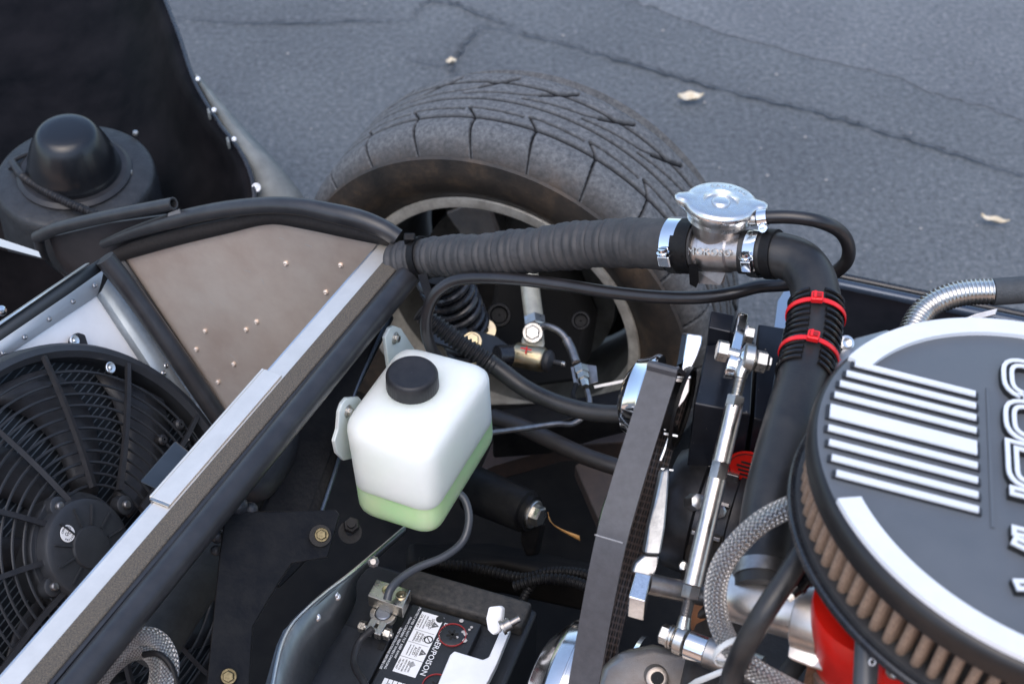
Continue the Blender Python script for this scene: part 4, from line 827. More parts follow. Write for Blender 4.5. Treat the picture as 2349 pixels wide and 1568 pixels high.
for i, b0 in enumerate(bs):
    for sgn in (1, -1):
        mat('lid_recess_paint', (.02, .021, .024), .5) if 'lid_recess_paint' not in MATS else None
        hw = pit_ * .50 if i == 4 else pit_ * .195
        a_out = -math.sqrt(max(.001, .1672 ** 2 - b0 ** 2))
        a0_, a1_ = (a_out, RE) if sgn == 1 else (-a_out, -RE)
        c_ = LL((a0_ + a1_) / 2, b0, -.001); hl = abs(a1_ - a0_) / 2
        mesh('stripe_wall', MB().box(c_ - LN * .0012, ea * (hl + .0025), eb * (hw + .0005), LN * .0014), MATS['lid_recess_paint'], lid)  # dark wall colour paints in the shadow beside each stripe
        mesh('stripe', MB().box(c_ + LN * .0009, ea * hl, eb * hw, LN * .0010), MACH, lid)
pk = MB().box(LL(RE + .010, bm, -.0026), ea * .0012, eb * (abs(bs[0] - bs[-1]) / 2 + .012), LN * .0006); mesh('pocket_edge', pk, LIDP, lid)
def ribbon(path, o0, o1, h0, h1, closed, to):
    n_ = len(path); L0, L1 = [], []
    for i, (x, y) in enumerate(path):
        pa_ = path[i - 1] if (i or closed) else path[i]; pc_ = path[(i + 1) % n_] if (i < n_ - 1 or closed) else path[i]
        d1 = V((x - pa_[0], y - pa_[1], 0)); d2_ = V((pc_[0] - x, pc_[1] - y, 0))
        if d1.length < 1e-9: d1 = d2_
        if d2_.length < 1e-9: d2_ = d1
        d1.normalize(); d2_.normalize(); m_ = V((-(d1.y + d2_.y), d1.x + d2_.x, 0)); m_.normalize(); c_ = max(.5, m_.dot(V((-d1.y, d1.x, 0))))
        L0.append((x + m_.x * o0 / c_, y + m_.y * o0 / c_)); L1.append((x + m_.x * o1 / c_, y + m_.y * o1 / c_))
    rings = [[to(*p, h0), to(*q_, h0), to(*q_, h1), to(*p, h1)] for p, q_ in zip(L0, L1)]
    if closed: rings.append(rings[0])
    return MB().loft(rings, True, not closed, not closed)
a_b = (ab(A(2297, 870))[0] + ab(A(2318, 1335))[0]) / 2
bT, bBt = ab(A(2294, 816))[1], ab(A(2322, 1354))[1]
pt = (bT - bBt) / 5; lw, lh = pt * .80, .052
def rnd(pts, closed):
    out = []; n_ = len(pts)
    for i, p in enumerate(pts):
        if not closed and i in (0, n_ - 1) or len(p) == 2: out.append(p[:2]); continue
        r_ = p[2]; a = V((*pts[i - 1][:2], 0)); c_ = V((*pts[(i + 1) % n_][:2], 0)); q_ = V((p[0], p[1], 0))
        s_ = q_ + (a - q_).normalized() * r_; e_ = q_ + (c_ - q_).normalized() * r_
        for k in range(6):
            f = k / 5; w_ = s_ * (1 - f) ** 2 + q_ * 2 * f * (1 - f) + e_ * f * f; out.append((w_.x, w_.y))
    return out
r_ = lw * .38; m5 = lh * .5
GL = {'C': [([(lw, lh * .26), (lw, 0, r_), (0, 0, r_), (0, lh, r_), (lw, lh, r_), (lw, lh * .74)], 0)],
      'O': [([(lw, 0, r_), (0, 0, r_), (0, lh, r_), (lw, lh, r_)], 1)],
      'B': [([(0, 0), (0, lh), (lw, lh, r_ * .8), (lw, m5, r_ * .8), (lw * .6, m5), (lw, m5, r_ * .8), (lw, 0, r_ * .8)], 1)],
      'R': [([(0, 0), (0, lh), (lw, lh, r_), (lw, lh * .45, r_), (0, lh * .45)], 0), ([(lw * .45, lh * .45), (lw, lh * .42, r_ * .5), (lw, 0)], 0)],
      'A': [([(0, 0), (lw * .42, lh), (lw * .58, lh), (lw, 0)], 0), ([(lw * .16, lh * .3), (lw * .84, lh * .3)], 0)]}
nm_ = mesh('raised_name', MB().box(LL(a_b + lh / 2, bm, -.0032), ea * .001, eb * .001, LN * .0003), LIDP, ac)
for i, ch in enumerate('COBRA'):
    b_st = bT - pt * (i + .10)
    to = lambda x, y, h, b_st=b_st: LL(a_b + .0045 + y, b_st - x, h)
    bk, wh = MB(), MB()
    for pth, cl in GL[ch]:
        pth = rnd(pth, cl)
        r0 = ribbon(pth, -.0052, .0052, -.0032, .0012, cl, to); bk.add(r0.v, r0.f)
        if not cl:
            for e_, f_ in ((pth[0], pth[1]), (pth[-1], pth[-2])):
                d_ = V((e_[0] - f_[0], e_[1] - f_[1], 0)); d_.normalize(); r1 = ribbon([e_, (e_[0] + d_.x * .003, e_[1] + d_.y * .003)], -.0046, .0046, .0008, .0024, 0, to); wh.add(r1.v, r1.f)
                r1 = ribbon([e_, (e_[0] + d_.x * .0036, e_[1] + d_.y * .0036)], -.0052, .0052, -.0032, .0012, 0, to); bk.add(r1.v, r1.f)
        for o0, o1 in ((-.0046, -.0014), (.0014, .0046)):
            r1 = ribbon(pth, o0, o1, .0008, .0024, cl, to); wh.add(r1.v, r1.f)
    l_ = mesh('letter', bk, INK, ac); mesh('letter_face', wh, MACH, l_)
core_ = mesh('filter_core', MB().lathe(LC, LN, [(-.064, .157), (-.020, .157)], 120), RUBM, ac)  # black cylinder standing in for the shade between the pleats
pm0 = MB(); sec = [(-.0034, -.010), (-.0034, .0010), (-.0025, .0030), (-.0009, .0040), (.0009, .0040), (.0025, .0030), (.0034, .0010), (.0034, -.010)]
pm0.loft([[V((x, y * sc, z)) for x, y in sec] for z, sc in ((-.0185, .6), (-.0172, .95), (-.006, 1), (.006, 1), (.0172, .95), (.0185, .6))], True, True, True)
NPL = 92; pf_ = thing('pleated_filter_set', 'x', 'x', LC) if False else None
for j in range(NPL):
    q_ = 2 * math.pi * j / NPL; d = ea * math.cos(q_) + eb * math.sin(q_); e_ = LN.cross(d); o_ = LC + d * .1675 - LN * .0405
    mw = Matrix(((e_.x, d.x, LN.x, o_.x), (e_.y, d.y, LN.y, o_.y), (e_.z, d.z, LN.z, o_.z), (0, 0, 0, 1))) @ Matrix.Rotation(random.uniform(-.03, .03), 4, 'Y')
    if j == 0:
        me = bpy.data.meshes.new('pleat'); me.from_pydata(pm0.v, [], pm0.f); me.materials.append(PLEAT); me.update()
        me.polygons.foreach_set('use_smooth', [True] * len(me.polygons)); me.set_sharp_from_angle(angle=R(60))
    po = bpy.data.objects.new('pleat', me); COL.objects.link(po); po.parent = core_; po.matrix_parent_inverse = WM[core_.name].inverted(); po.matrix_basis = mw
mesh('filter_rim', MB().lathe(LC, LN, [(-.026, .150), (-.026, .172), (-.021, .172), (-.021, .150)], 120), RUBM, ac)
mesh('lower_filter_rim', MB().lathe(LC, LN, [(-.064, .150), (-.064, .1745), (-.0585, .1740), (-.0580, .172), (-.0580, .140)], 120), RUBM, ac)
mesh('base_plate', MB().lathe(LC, LN, [(-.072, .06), (-.072, .174), (-.068, .1785), (-.063, .1790), (-.0615, .1776), (-.063, .172), (-.064, .150), (-.064, .06)], 140), BLK, ac)
# ------------------------------------------------------------------ drive belt and pulleys
B0 = P(1480, 1150, 1.22)
def K(x, y, w_=0.): return PP(x, y, B0 + W * w_, W)
nearp = [K(x, y) for x, y in ((1352, 1680), (1377, 1550), (1405, 1400), (1436, 1250), (1473, 1118), (1514, 985), (1551, 866))]
farp = [K(x, y) for x, y in ((1570, 850), (1585, 868), (1580, 905), (1556, 990), (1520, 1125), (1490, 1225), (1440, 1400), (1402, 1566), (1380, 1680))]
capt = [K(1553, 850), K(1559, 843)]
bp_ = spline(nearp, 60) + spline([nearp[-1], *capt, farp[0]], 10)[1:-1] + spline(farp, 60)
bp_ += spline([bp_[-1], K(1365, 1740), bp_[0]], 10)[1:-1]
cen_ = sum(bp_, V((0, 0, 0))) / len(bp_)
bw, bth = .0255, .0042; rings = []
for i, p in enumerate(bp_):
    tg = (bp_[(i + 1) % len(bp_)] - bp_[i - 1]).normalized(); nn = W.cross(tg).normalized()
    if nn.dot(V((0, 0, 1)) * 1) < 0 and i < 60: nn = -nn
    rings.append((p, tg, nn))
flip = 1 if rings[20][2].dot(CAM - rings[20][0]) > 0 else -1
R2 = []
for p, tg, nn in rings:
    nn = W.cross(tg).normalized(); R2.append((p, nn))
sgn = 1 if R2[20][1].dot(CAM - R2[20][0]) > 0 else -1
rr3 = []
for p, nn in R2:
    o_ = nn * sgn; sec = [p + W * bw, p]
    for k in range(13): sec.append(p + W * (bw * k / 12) - o_ * (bth * (.55 if k % 2 else 1)))
    rr3.append(sec)
rr3.append(rr3[0])
bm_ = mat('drive_belt_back', (.066, .066, .072), .55, noise=.25, nscale=120, bump=.12, bscale=500)
rbm = mat('ribbed_belt_face', (.022, .018, .017), .5, noise=.5, nscale=120, bump=.2)
t = rbm.node_tree; n = t.nodes; l = t.links; b = n['Principled BSDF']; uvn = n.new('ShaderNodeUVMap'); mp = n.new('ShaderNodeMapping'); mp.inputs['Scale'].default_value = (14, 160, 1); l.new(uvn.outputs[0], mp.inputs[0]); bk_ = n.new('ShaderNodeTexBrick'); bk_.inputs['Scale'].default_value = 1; bk_.inputs['Brick Width'].default_value = 1; bk_.inputs['Row Height'].default_value = 1; bk_.inputs['Mortar Size'].default_value = .16; bk_.offset = 0; bk_.inputs['Color1'].default_value = (.008, .007, .007, 1); bk_.inputs['Color2'].default_value = (.010, .009, .009, 1); bk_.inputs['Mortar'].default_value = (.075, .055, .048, 1); l.new(mp.outputs[0], bk_.inputs[0]); l.new(bk_.outputs[0], b.inputs['Base Color'])
belt = thing('drive_belt', 'wide grey ribbed drive belt running from the chrome top pulley down to the front', 'belt', B0)
ob_ = MB(); ob_.loft([s_[:2] for s_ in rr3], False); arc_ = [0.]
for i in range(1, len(rr3)): arc_.append(arc_[-1] + (rr3[i][1] - rr3[i - 1][1]).length)
rib_ = MB(); rib_.loft([s_[1:] + s_[:1] for s_ in rr3], False, uvl=arc_)
mesh('belt_back', ob_, bm_, belt); bi = mesh('belt_ribs', rib_, rbm, belt, ang=20)
lm = K(1430, 1245) + (CAM - K(1430, 1245)).normalized() * .0006
mesh('splice_line', MB().box(lm + W * bw * .48, W * bw * .46, Z * .0003, -U * .0004), mat('splice', (.35, .34, .33), .5), belt)
for k in range(0, 60, 1):
    p, tg, nn = rings[72 + k] if 72 + k < len(rings) else rings[-1]
    mesh('belt_tooth_gap', MB().box(p + W * bw * .5 + nn * 0, W * bw * .5, tg * .0005, W.cross(tg) * (bth * 1.04)), INK, bi) if False else None
def pulley(name, label, c, prof, m, seg=64): 
    g = thing(name, label, 'pulley', c); mesh('hub', MB().lathe(c, W, prof, seg), m, g, ang=30); return g
ptop = K(1562, 935) ; g = pulley('chrome_pulley', 'chrome domed pulley nose at the top end of the drive belt', ptop, [(.026, .040), (.029, .0405), (.031, .040), (.033, .0385), (.040, .0345), (.043, .033), (.0445, .0325), (.052, .018), (.054, .008), (.0542, .0001)], CHR)
mesh('sheave', MB().lathe(ptop, W, [(-.003, .034), (-.003, .037), (0, .037), (0, .024), (.026, .024), (.026, .040)], 48), BLKM, g)
pm = K(1492, 1215); g = pulley('water_pump_pulley', 'grey pulley rim peeking out left of the belt bend', pm, [(.026, .046), (.030, .0465), (.034, .044), (.040, .034), (.042, .0001)], POL)
plo = K(1418, 1650); g = pulley('front_pulley', 'large polished stepped pulley at the bottom beside the drive belt', plo, [(.026, .081), (.046, .081), (.0465, .0802), (.048, .0802), (.0485, .081), (.060, .079), (.064, .0765), (.0650, .0750), (.080, .055), (.084, .045), (.085, .0001)], POL, 96)
mesh('pulley_rim', MB().lathe(plo, W, [(-.006, .070), (-.006, .082), (-.002, .082), (-.002, .07)], 64), POL, g)
# ------------------------------------------------------------------ alternator mount block, link, turnbuckle
blk = thing('mount_block', 'black painted chipped steel mounting block behind the turnbuckle', 'block', P(1660, 940, 1.25))
chip = mat('chipped_black_blue_paint', (.010, .012, .018), .28, noise=.4, nscale=60); t = chip.node_tree; n = t.nodes; l = t.links; b = n['Principled BSDF']
tc = n.new('ShaderNodeTexCoord'); v_ = nz(260, 2).outputs[0]; q = ramp(v_, [(.745, (0, 0, 0)), (.765, (1, 1, 1))])
src = b.inputs['Base Color'].links[0].from_socket; m_ = n.new('ShaderNodeMix'); m_.data_type = 'RGBA'; l.new(q.outputs[0], m_.inputs[0]); l.new(src, m_.inputs[6]); m_.inputs[7].default_value = (.5, .45, .4, 1); l.new(m_.outputs[2], b.inputs['Base Color'])
mesh('body', MB().prism([P(x, y, tt) for x, y, tt in ((1621, 790, 1.31), (1732, 780, 1.315), (1722, 950, 1.255), (1592, 924, 1.255))], -Z, .15), chip, blk, bevel=.002)
mesh('top_block', MB().prism([P(x, y, tt) for x, y, tt in ((1632, 711, 1.315), (1687, 722, 1.315), (1678, 762, 1.30), (1625, 750, 1.30))], -Z, .030), chip, blk, bevel=.0015)
mesh('side_block', MB().prism([P(x, y, tt) for x, y, tt in ((1740, 742, 1.335), (1800, 752, 1.335), (1760, 968, 1.262), (1729, 958, 1.262))], -Z, .12), chip, blk, bevel=.0015)
fp = P(1658, 940, 1.2545)
ld0 = PP(1722, 1078, fp - U * .0022, U); rt_ = REAR
lab = thing('red_round_label', 'red round label with dark lettering behind the elbow hose', 'label', ld0)
dsk = mesh('disc', MB().lathe(ld0, -U, [(-.001, .0215), (.0003, .0215), (.0004, .0001)], 40), REDC, lab)
for k, (wd, h_) in enumerate(((.010, .008), (.014, .003), (.012, -.002), (.010, -.007))):
    mesh('lettering', MB().box(ld0 - U * .0007 + Z * h_, REAR * wd * .9, Z * .0011, U * .0002), INK, dsk)
mesh('label_ring', MB().lathe(ld0, -U, [(.0003, .0188), (.0008, .0188), (.0008, .0195), (.0003, .0195)], 40), INK, dsk)
def flat(name, label, cat, pts, m, th=.006, nv_=None, bevel=.0012, parent=None, **k):
    pts = [P(*p) for p in pts]; c = sum(pts, V((0, 0, 0))) / len(pts); nv_ = nv_ or (c - CAM).normalized()
    b = MB().prism(pts, nv_, th)
    return mesh(name, b, m, parent, bevel=bevel, **k) if parent is not None else solo(name, label, cat, b, m, bevel=bevel, **k)
flat('chrome_tensioner', 'chrome tensioner arm between belt and black block', 'arm', [(x, y, 1.275) for x, y in ((1577, 764), (1590, 766), (1613, 769), (1611, 790), (1602, 816), (1590, 842), (1579, 862), (1570, 858), (1562, 850), (1568, 820))], CHR, .016, V((-.2, .75, -.6)), .002)
flat('satin_bracket', 'satin metal foot under the chrome arm', 'bracket', [(x, y, 1.265) for x, y in ((1559, 838), (1549, 865), (1584, 865), (1582, 898), (1572, 918), (1558, 935), (1538, 935), (1545, 890), (1550, 842))], mat('satin_warm_aluminium', (.5, .45, .42), .3, 1), .010, V((-.1, .7, -.7)), .002)
flat('metal_ledge', 'bright thin ledge on the metal foot', 'ledge', [(x, y, 1.262) for x, y in ((1549, 860), (1586, 861), (1585, 870), (1550, 868))], ALUB, .004)
for pts, lb in (([(1541, 928), (1547, 930), (1545, 948), (1534, 968), (1528, 988), (1522, 986), (1528, 960)], 'upper thin bright clip right of the belt'), ([(1523, 990), (1556, 997), (1555, 1003), (1522, 997)], 'short bright ledge right of the belt'), ([(1531, 1003), (1535, 1004), (1528, 1030), (1518, 1057), (1512, 1056), (1522, 1030)], 'lower thin bright clip right of the belt'), ([(1516, 1072), (1546, 1076), (1545, 1081), (1515, 1077)], 'lowest short bright ledge right of the belt')):
    flat('metal_clip', lb, 'clip', [(x, y, 1.265) for x, y in pts], ALUB, .004, bevel=.0006)
alt = thing('alternator', 'dark alternator body with silver end casting behind the turnbuckle', 'alternator', P(1570, 1200, 1.34))
ac0 = P(1560, 1160, 1.345)
mesh('casing', MB().lathe(ac0, REAR, [(-.01, .02), (-.01, .05), (0, .056), (.02, .058), (.022, .054), (.05, .054), (.052, .058), (.07, .056), (.085, .045), (.088, .02), (.088, .0001)], 48), mat('dark_alternator', (.05, .05, .055), .4, .7, noise=.5, nscale=40), alt, ang=30)
for k in range(12):
    a_ = 2 * math.pi * k / 12; d = Z * math.cos(a_) + U * math.sin(a_)
    mesh('cooling_fin', MB().box(ac0 + REAR * .036 + d * .056, REAR * .013, d.cross(REAR) * .002, d * .004), STEEL, alt, bevel=.0008)
piece('screw', 'screw', P(1568, 1297, 1.245), V((-.1, -.65, .75)), alt, ZINC, 1.1)
flat('cast_strut', 'cast aluminium arm running beside the belt to a bright block', 'arm', [(1518, 1078, 1.262), (1537, 1070, 1.262), (1533, 1140, 1.25), (1527, 1210, 1.24), (1516, 1272, 1.232), (1478, 1270, 1.232), (1490, 1200, 1.24), (1502, 1150, 1.25)], mat('arm_casting', (.52, .52, .51), .42, 1, noise=.3, nscale=80, bump=.10, bscale=600), .018, V((-.05, .7, -.7)), .0025)
flat('grey_bracket', 'dull grey foot below the cast aluminium arm', 'foot', [(1478, 1272, 1.236), (1514, 1274, 1.236), (1505, 1305, 1.232), (1496, 1330, 1.232), (1450, 1312, 1.232), (1458, 1290, 1.235)], ALUM, .014, V((-.05, .7, -.7)), .002)
flat('bright_block', 'bright square aluminium block beside the lower belt', 'block', [(1459, 1309, 1.222), (1495, 1318, 1.222), (1481, 1379, 1.206), (1442, 1368, 1.206)], mat('brushed_block', (.88, .88, .88), .22, 1, noise=.3, nscale=300, col2=(.7, .7, .7)), .026, -Z, .0012)
solo('cross_shaft', 'round steel shaft from the bright block behind the turnbuckle', 'shaft', MB().cyl(P(1488, 1338, 1.225), P(1650, 1372, 1.235), .0088, 24), STEEL)
tb_ = thing('turnbuckle', 'polished turnbuckle rod with threaded ends and lock nuts', 'rod', P(1560, 1490, 1.22))
r0_, r1_ = P(1700, 862, 1.228), P(1568, 1432, 1.205); rd = r1_ - r0_; rl = rd.length; rdn = rd.normalized()
def at_y(y): 
    f = (y - 862) / (1432 - 862); return r0_ + rd * f
def thr(f, L): return .0046 + .0004 * math.sin(L * 2 * math.pi / .0013)
mesh('upper_thread', MB().tube([at_y(860), at_y(915)], thr, 160, 14), ZINC, tb_)
mesh('upper_lock_nut', MB().lathe(at_y(908), rdn, [(0, .0072), (.0008, .0080), (.0105, .0080), (.0115, .0072)], 6, True, True), ZINC, tb_)
TBM = mat('brushed_stainless', (.66, .62, .59), .3, 1, noise=.2, nscale=200, aniso=.5)
yh0, yh1 = 1062, 1100
mesh('body', MB().lathe(at_y(930), rdn, [(0, .0068), (.0006, .0076), ((at_y(yh0) - at_y(930)).length, .0076)], 32, True, True), TBM, tb_)
mesh('wrench_flats', MB().lathe(at_y(yh0), rdn, [(0, .0079), ((at_y(yh1) - at_y(yh0)).length, .0079)], 6, True, True), TBM, tb_)
mesh('body', MB().lathe(at_y(yh1), rdn, [(0, .0077), ((at_y(1342) - at_y(yh1)).length, .0082), ((at_y(1342) - at_y(yh1)).length + .0006, .007)], 32, True, True), TBM, tb_)
mesh('lower_lock_nut', MB().lathe(at_y(1343), rdn, [(0, .0074), (.0008, .0082), (.0100, .0082), (.011, .0074)], 6, True, True), STEEL, tb_)
mesh('lower_thread', MB().tube([at_y(1366), at_y(1420)], thr, 160, 14), STEEL, tb_)
def eye(c, ax, up_, R_, name):
    e = MB().lathe(c, ax, [(-.005, .0055), (-.005, R_ * .8), (-.0035, R_), (.0035, R_), (.005, R_ * .8), (.005, .0055), (-.005, .0055)], 28)
    o = mesh(name, e, ZINC, tb_); mesh('eye_ball', MB().sphere(c, R_ * .66, ax), CHR, o); return o
ex0 = (P(1746, 826, 1.232) - P(1654, 806, 1.232)).normalized()
ec0 = P(1716, 822, 1.232); eye(ec0, ex0, Z, .0125, 'rod_end_eye'); mesh('eye_shank', MB().tube([ec0 + (r0_ - ec0) * .3, r0_ - rdn * .004, at_y(866)], lambda f, L: .0068 - .0016 * f, 10, 14), ZINC, tb_)
ec1 = P(1563, 1468, 1.205); ex1 = (P(1650, 1500, 1.19) - P(1525, 1452, 1.21)).normalized()
eye(ec1, ex1, Z, .0120, 'rod_end_eye'); mesh('eye_shank', MB().tube([at_y(1414), at_y(1432), ec1 + (r1_ - ec1) * .3], lambda f, L: .0050 + .002 * f, 10, 14), ZINC, tb_)
lk = thing('link_plate', 'bright rounded link plate bolted to the small black block', 'plate', P(1685, 850, 1.24))
lp0, lp1 = P(1697, 748, 1.285), P(1678, 838, 1.243); ld_ = (lp1 - lp0).normalized(); sd_ = ex0.cross(ld_).normalized(); hw = .0125
poly = [lp0 + sd_ * hw * math.cos(q_) - ld_ * hw * math.sin(q_) for q_ in [math.pi * k / 10 for k in range(11)]] + [lp1 - sd_ * hw * math.cos(q_) + ld_ * hw * math.sin(q_) for q_ in [math.pi * k / 10 for k in range(11)]]
mesh('plate', MB().prism([p - ex0 * .0045 for p in poly], ex0, .009), CHR, lk, bevel=.0015)
bc_ = P(1692, 815, 1.238)
mesh('link_bolt_head', MB().lathe(P(1676, 809, 1.240) - ex0 * .012, ex0, [(0, .0085), (.001, .0094), (.009, .0094)], 6, True, True), ZINC, lk)
mesh('link_bolt', MB().cyl(P(1660, 806, 1.24), P(1752, 830, 1.232), .0048), ZINC, lk)
mesh('link_nut', MB().lathe(P(1733, 826, 1.232), ex0, [(0, .0086), (.0008, .0094), (.0085, .0094), (.009, .008), (.011, .0062), (.0125, .0062), (.0126, .0045)], 6, True, True), ZINC, lk)
mesh('link_spacer', MB().lathe(P(1698, 817, 1.236), ex0, [(0, .006), (.001, .0075), (.0055, .0075), (.006, .006)], 20, True, True), ZINC, lk)
mesh('upper_nut', MB().lathe(P(1706, 765, 1.285), ex0, [(0, .010), (.0015, .010), (.0016, .0078), (.008, .0078), (.0085, .007)], 6, True, True), ZINC, lk)
mesh('upper_washer', MB().lathe(P(1703, 764, 1.285), ex0, [(0, .0105), (.002, .0105)], 24, True, True), ZINC, lk)
pb_ = thing('mounting_post', 'round aluminium post bolted to the lower rod end', 'post', P(1610, 1490, 1.195))
mesh('spacer', MB().lathe(P(1578, 1476, 1.20), ex1, [(0, .0115), (.0005, .0120), (.0165, .0120), (.017, .0115)], 28, True, True), POL, pb_)
mesh('post', MB().lathe(P(1578, 1476, 1.20) + ex1 * .0172, ex1, [(0, .0122), (.0005, .0128), (.045, .0128)], 28, True, True), mat('post_aluminium', (.46, .43, .40), .38, 1, noise=.3, nscale=80), pb_)
mesh('bolt_head', MB().lathe(ec1 - ex1 * .018, ex1, [(0, .0075), (.001, .0085), (.0075, .0085)], 6, True, True), ZINC, pb_)
mesh('washer_stack', MB().lathe(ec1 - ex1 * .0105, ex1, [(0, .010), (.0014, .010), (.0015, .0085), (.0022, .0085), (.0023, .010), (.0040, .010), (.0042, .007), (.0055, .007)], 24, True, True), ZINC, pb_)
flat('rusty_block', 'rust brown cast lug behind the lower thread', 'lug', [(x, y, 1.25) for x, y in ((1590, 1372), (1625, 1376), (1618, 1452), (1580, 1448))], COPP, .02)
for x, y, s_, lb in ((1600, 1150, .007, 'upper silver lug behind the turnbuckle'), (1648, 1172, .006, 'small bright nut right of the turnbuckle')):
    solo('silver_lug', lb, 'lug', MB().lathe(P(x, y, 1.275), V((.2, -.6, .75)), [(-.02, s_ * 1.2), (0, s_ * 1.1), (.004, s_), (.006, s_ * .5), (.006, .0001)], 7), ALUM)
tcv = thing('timing_cover', 'cast aluminium timing cover with an open bolt hole at the bottom edge', 'engine cover', P(1520, 1560, 1.2))
mesh('casting', MB().prism([P(x, y, tt) for x, y, tt in ((1330, 1660, 1.215), (1375, 1530, 1.25), (1420, 1486, 1.255), (1500, 1470, 1.255), (1560, 1484, 1.25), (1640, 1500, 1.24), (1740, 1540, 1.22), (1820, 1660, 1.19))], V((0, .35, -.9)), .06), CAST, tcv, bevel=.010, bseg=4)
mesh('bolt_boss', MB().lathe(P(1509, 1555, 1.222), V((0, -.62, .78)), [(-.02, .011), (-.004, .0092), (-.003, .0072), (-.003, .0056), (-.010, .0054), (-.010, .0001)], 28), CAST, tcv)
mesh('boss_bore', MB().lathe(P(1509, 1555, 1.222) , V((0, -.62, .78)), [(-.0035, .0055), (-.0028, .0052), (-.0028, .0001)], 24), hm, tcv)
# ------------------------------------------------------------------ thermostat housing and hoses at the engine front
eb_ = thing('engine_block', 'dark engine block mass below the air cleaner', 'engine block', P(2050, 1500, 1.25))
mesh('block', MB().prism([PZ(x, y, .62) for x, y in ((1640, 1200), (1760, 1120), (2150, 1050), (2700, 1250), (2700, 2300), (1500, 2300), (1560, 1560))], -Z, .4), mat('dirty_dark_casting', (.035, .030, .027), .6, noise=.5, nscale=30, bump=.4), eb_, bevel=.01)
mesh('intake_face', MB().prism([P(x, y, tt) for x, y, tt in ((1570, 1230, 1.30), (1720, 1180, 1.28), (1740, 1330, 1.22), (1590, 1420, 1.25))], -Z, .06), mat('brown_casting', (.05, .042, .036), .55, .3, noise=.5, nscale=40, bump=.3), eb_, bevel=.004)
th = thing('thermostat_housing', 'polished aluminium thermostat housing with a square flange under the elbow hose', 'housing', P(1780, 1400, 1.09))
h0, h1 = P(1676, 1362, 1.115), P(1846, 1412, 1.085); hd_ = (h1 - h0).normalized()
WARM = mat('machined_aluminium', (.80, .73, .66), .36, 1, noise=.25, nscale=50, aniso=.4, rvar=.05)
mesh('barrel', MB().lathe(h0, hd_, [(0, .001), (0, .0185), (.002, .0195), ((h1 - h0).length, .0195)], 44), WARM, th)
mesh('flange', MB().lathe(h1 - hd_ * .002, hd_, [(0, .0195), (0, .026), (.001, .027), (.020, .027), (.021, .026), (.021, .001)], 48), WARM, th)
mesh('flange_plate', MB().prism([P(x, y, tt) for x, y, tt in ((1812, 1440, 1.078), (1850, 1440, 1.070), (1886, 1470, 1.065), (1878, 1512, 1.062), (1858, 1530, 1.062), (1802, 1508, 1.07))], hd_ * .9 + V((0, .3, -.4)), .014), WARM, th, bevel=.002)
mesh('gasket_foot', MB().prism([P(x, y, tt) for x, y, tt in ((1850, 1528, 1.068), (1878, 1495, 1.066), (1895, 1440, 1.07), (1902, 1445, 1.08), (1880, 1530, 1.08), (1858, 1548, 1.08))], Z * -1, .02), mat('bronze_gasket', (.42, .26, .17), .45, .6, noise=.5, nscale=90, bump=.3), th, bevel=.0015)
pc_, pa2 = pipe_at(1748, 1318)
ring_ = thing('hose_clamp', 'dull steel clamp round the lower end of the elbow hose', 'hose clamp', pc_, 'worm drive hose clamps')
mesh('band', MB().lathe(pc_, pa2, [(-.0055, .0213), (-.0055, .0223), (.0055, .0223), (.0055, .0213)], 44), STEEL, ring_)
mesh('screw', MB().lathe(P(1812, 1360, 1.055), P(1876, 1298, 1.06) - P(1812, 1360, 1.055), [(0, .0055), (.0060, .0062), (.0062, .0074), (.010, .0074), (.0102, .0066), (.014, .0066), (.0142, .0078), (.05, .0085), (.05, .001)], 18, True), mat('black_chrome', (.04, .04, .042), .15, .8), ring_)
mesh('screw_tip', MB().lathe(P(1811, 1361, 1.055), P(1876, 1298, 1.06) - P(1811, 1361, 1.055), [(-.004, .0001), (-.004, .0045), (.003, .0055)], 6), ZINC, ring_)
T('heater_hose', 'smooth black heater hose passing in front of the thermostat housing', 'hose', ((1900, 1175, 1.075), (1858, 1240, 1.05), (1805, 1325, 1.035), (1752, 1405, 1.03), (1712, 1475, 1.04), (1684, 1540, 1.06), (1662, 1620, 1.07)), .0083, RUB, n=70, seg=22)
braid('braided_hose', 'fat steel braided hose arching out from under the air cleaner', ((1905, 1130, 1.085), (1830, 1155, 1.075), (1755, 1191, 1.065), (1695, 1243, 1.065), (1655, 1300, 1.07), (1641, 1365, 1.08), (1650, 1425, 1.085), (1672, 1475, 1.08), (1706, 1516, 1.065), (1758, 1552, 1.05), (1830, 1590, 1.04), (1900, 1620, 1.03)), .0083, 220)
zc = P(1682, 1494, 1.072)
wz = thing('white_cable_tie', 'white cable tie loop holding braided hose and black hose together', 'cable tie', zc)
za = (P(1706, 1560, 1.05) - P(1664, 1440, 1.09)).normalized()
zb = MB(); zr = []; f1, f2, f3 = frame(za)
xr = (P(1728, 1494, 1.06) - P(1636, 1484, 1.085)).normalized(); xr = (xr - za * xr.dot(za)).normalized(); yr = za.cross(xr)
for k in range(48):
    q_ = 2 * math.pi * k / 48; p = zc + xr * (.0150 * math.cos(q_)) + yr * (.0108 * math.sin(q_)); o_ = (xr * math.cos(q_) + yr * math.sin(q_))
    zr.append([p - za * .0026 - o_ * .0007, p + za * .0026 - o_ * .0007, p + za * .0026 + o_ * .0007, p - za * .0026 + o_ * .0007])
zr.append(zr[0]); mesh('loop', MB().loft(zr), NYL, wz, bevel=.0004)
solo('white_cable_tie', 'white cable tie tail crossing the bottom edge below the post', 'cable tie', MB().grid([[P(x, y, tt) for x, y in pr_] for pr_, tt in (((( 1560, 1580), (1566, 1596)), 1.20), (((1595, 1556), (1600, 1570)), 1.175), (((1650, 1534), (1652, 1548)), 1.15), (((1665, 1530), (1668, 1545)), 1.15))]), NYL, thick=.0012)
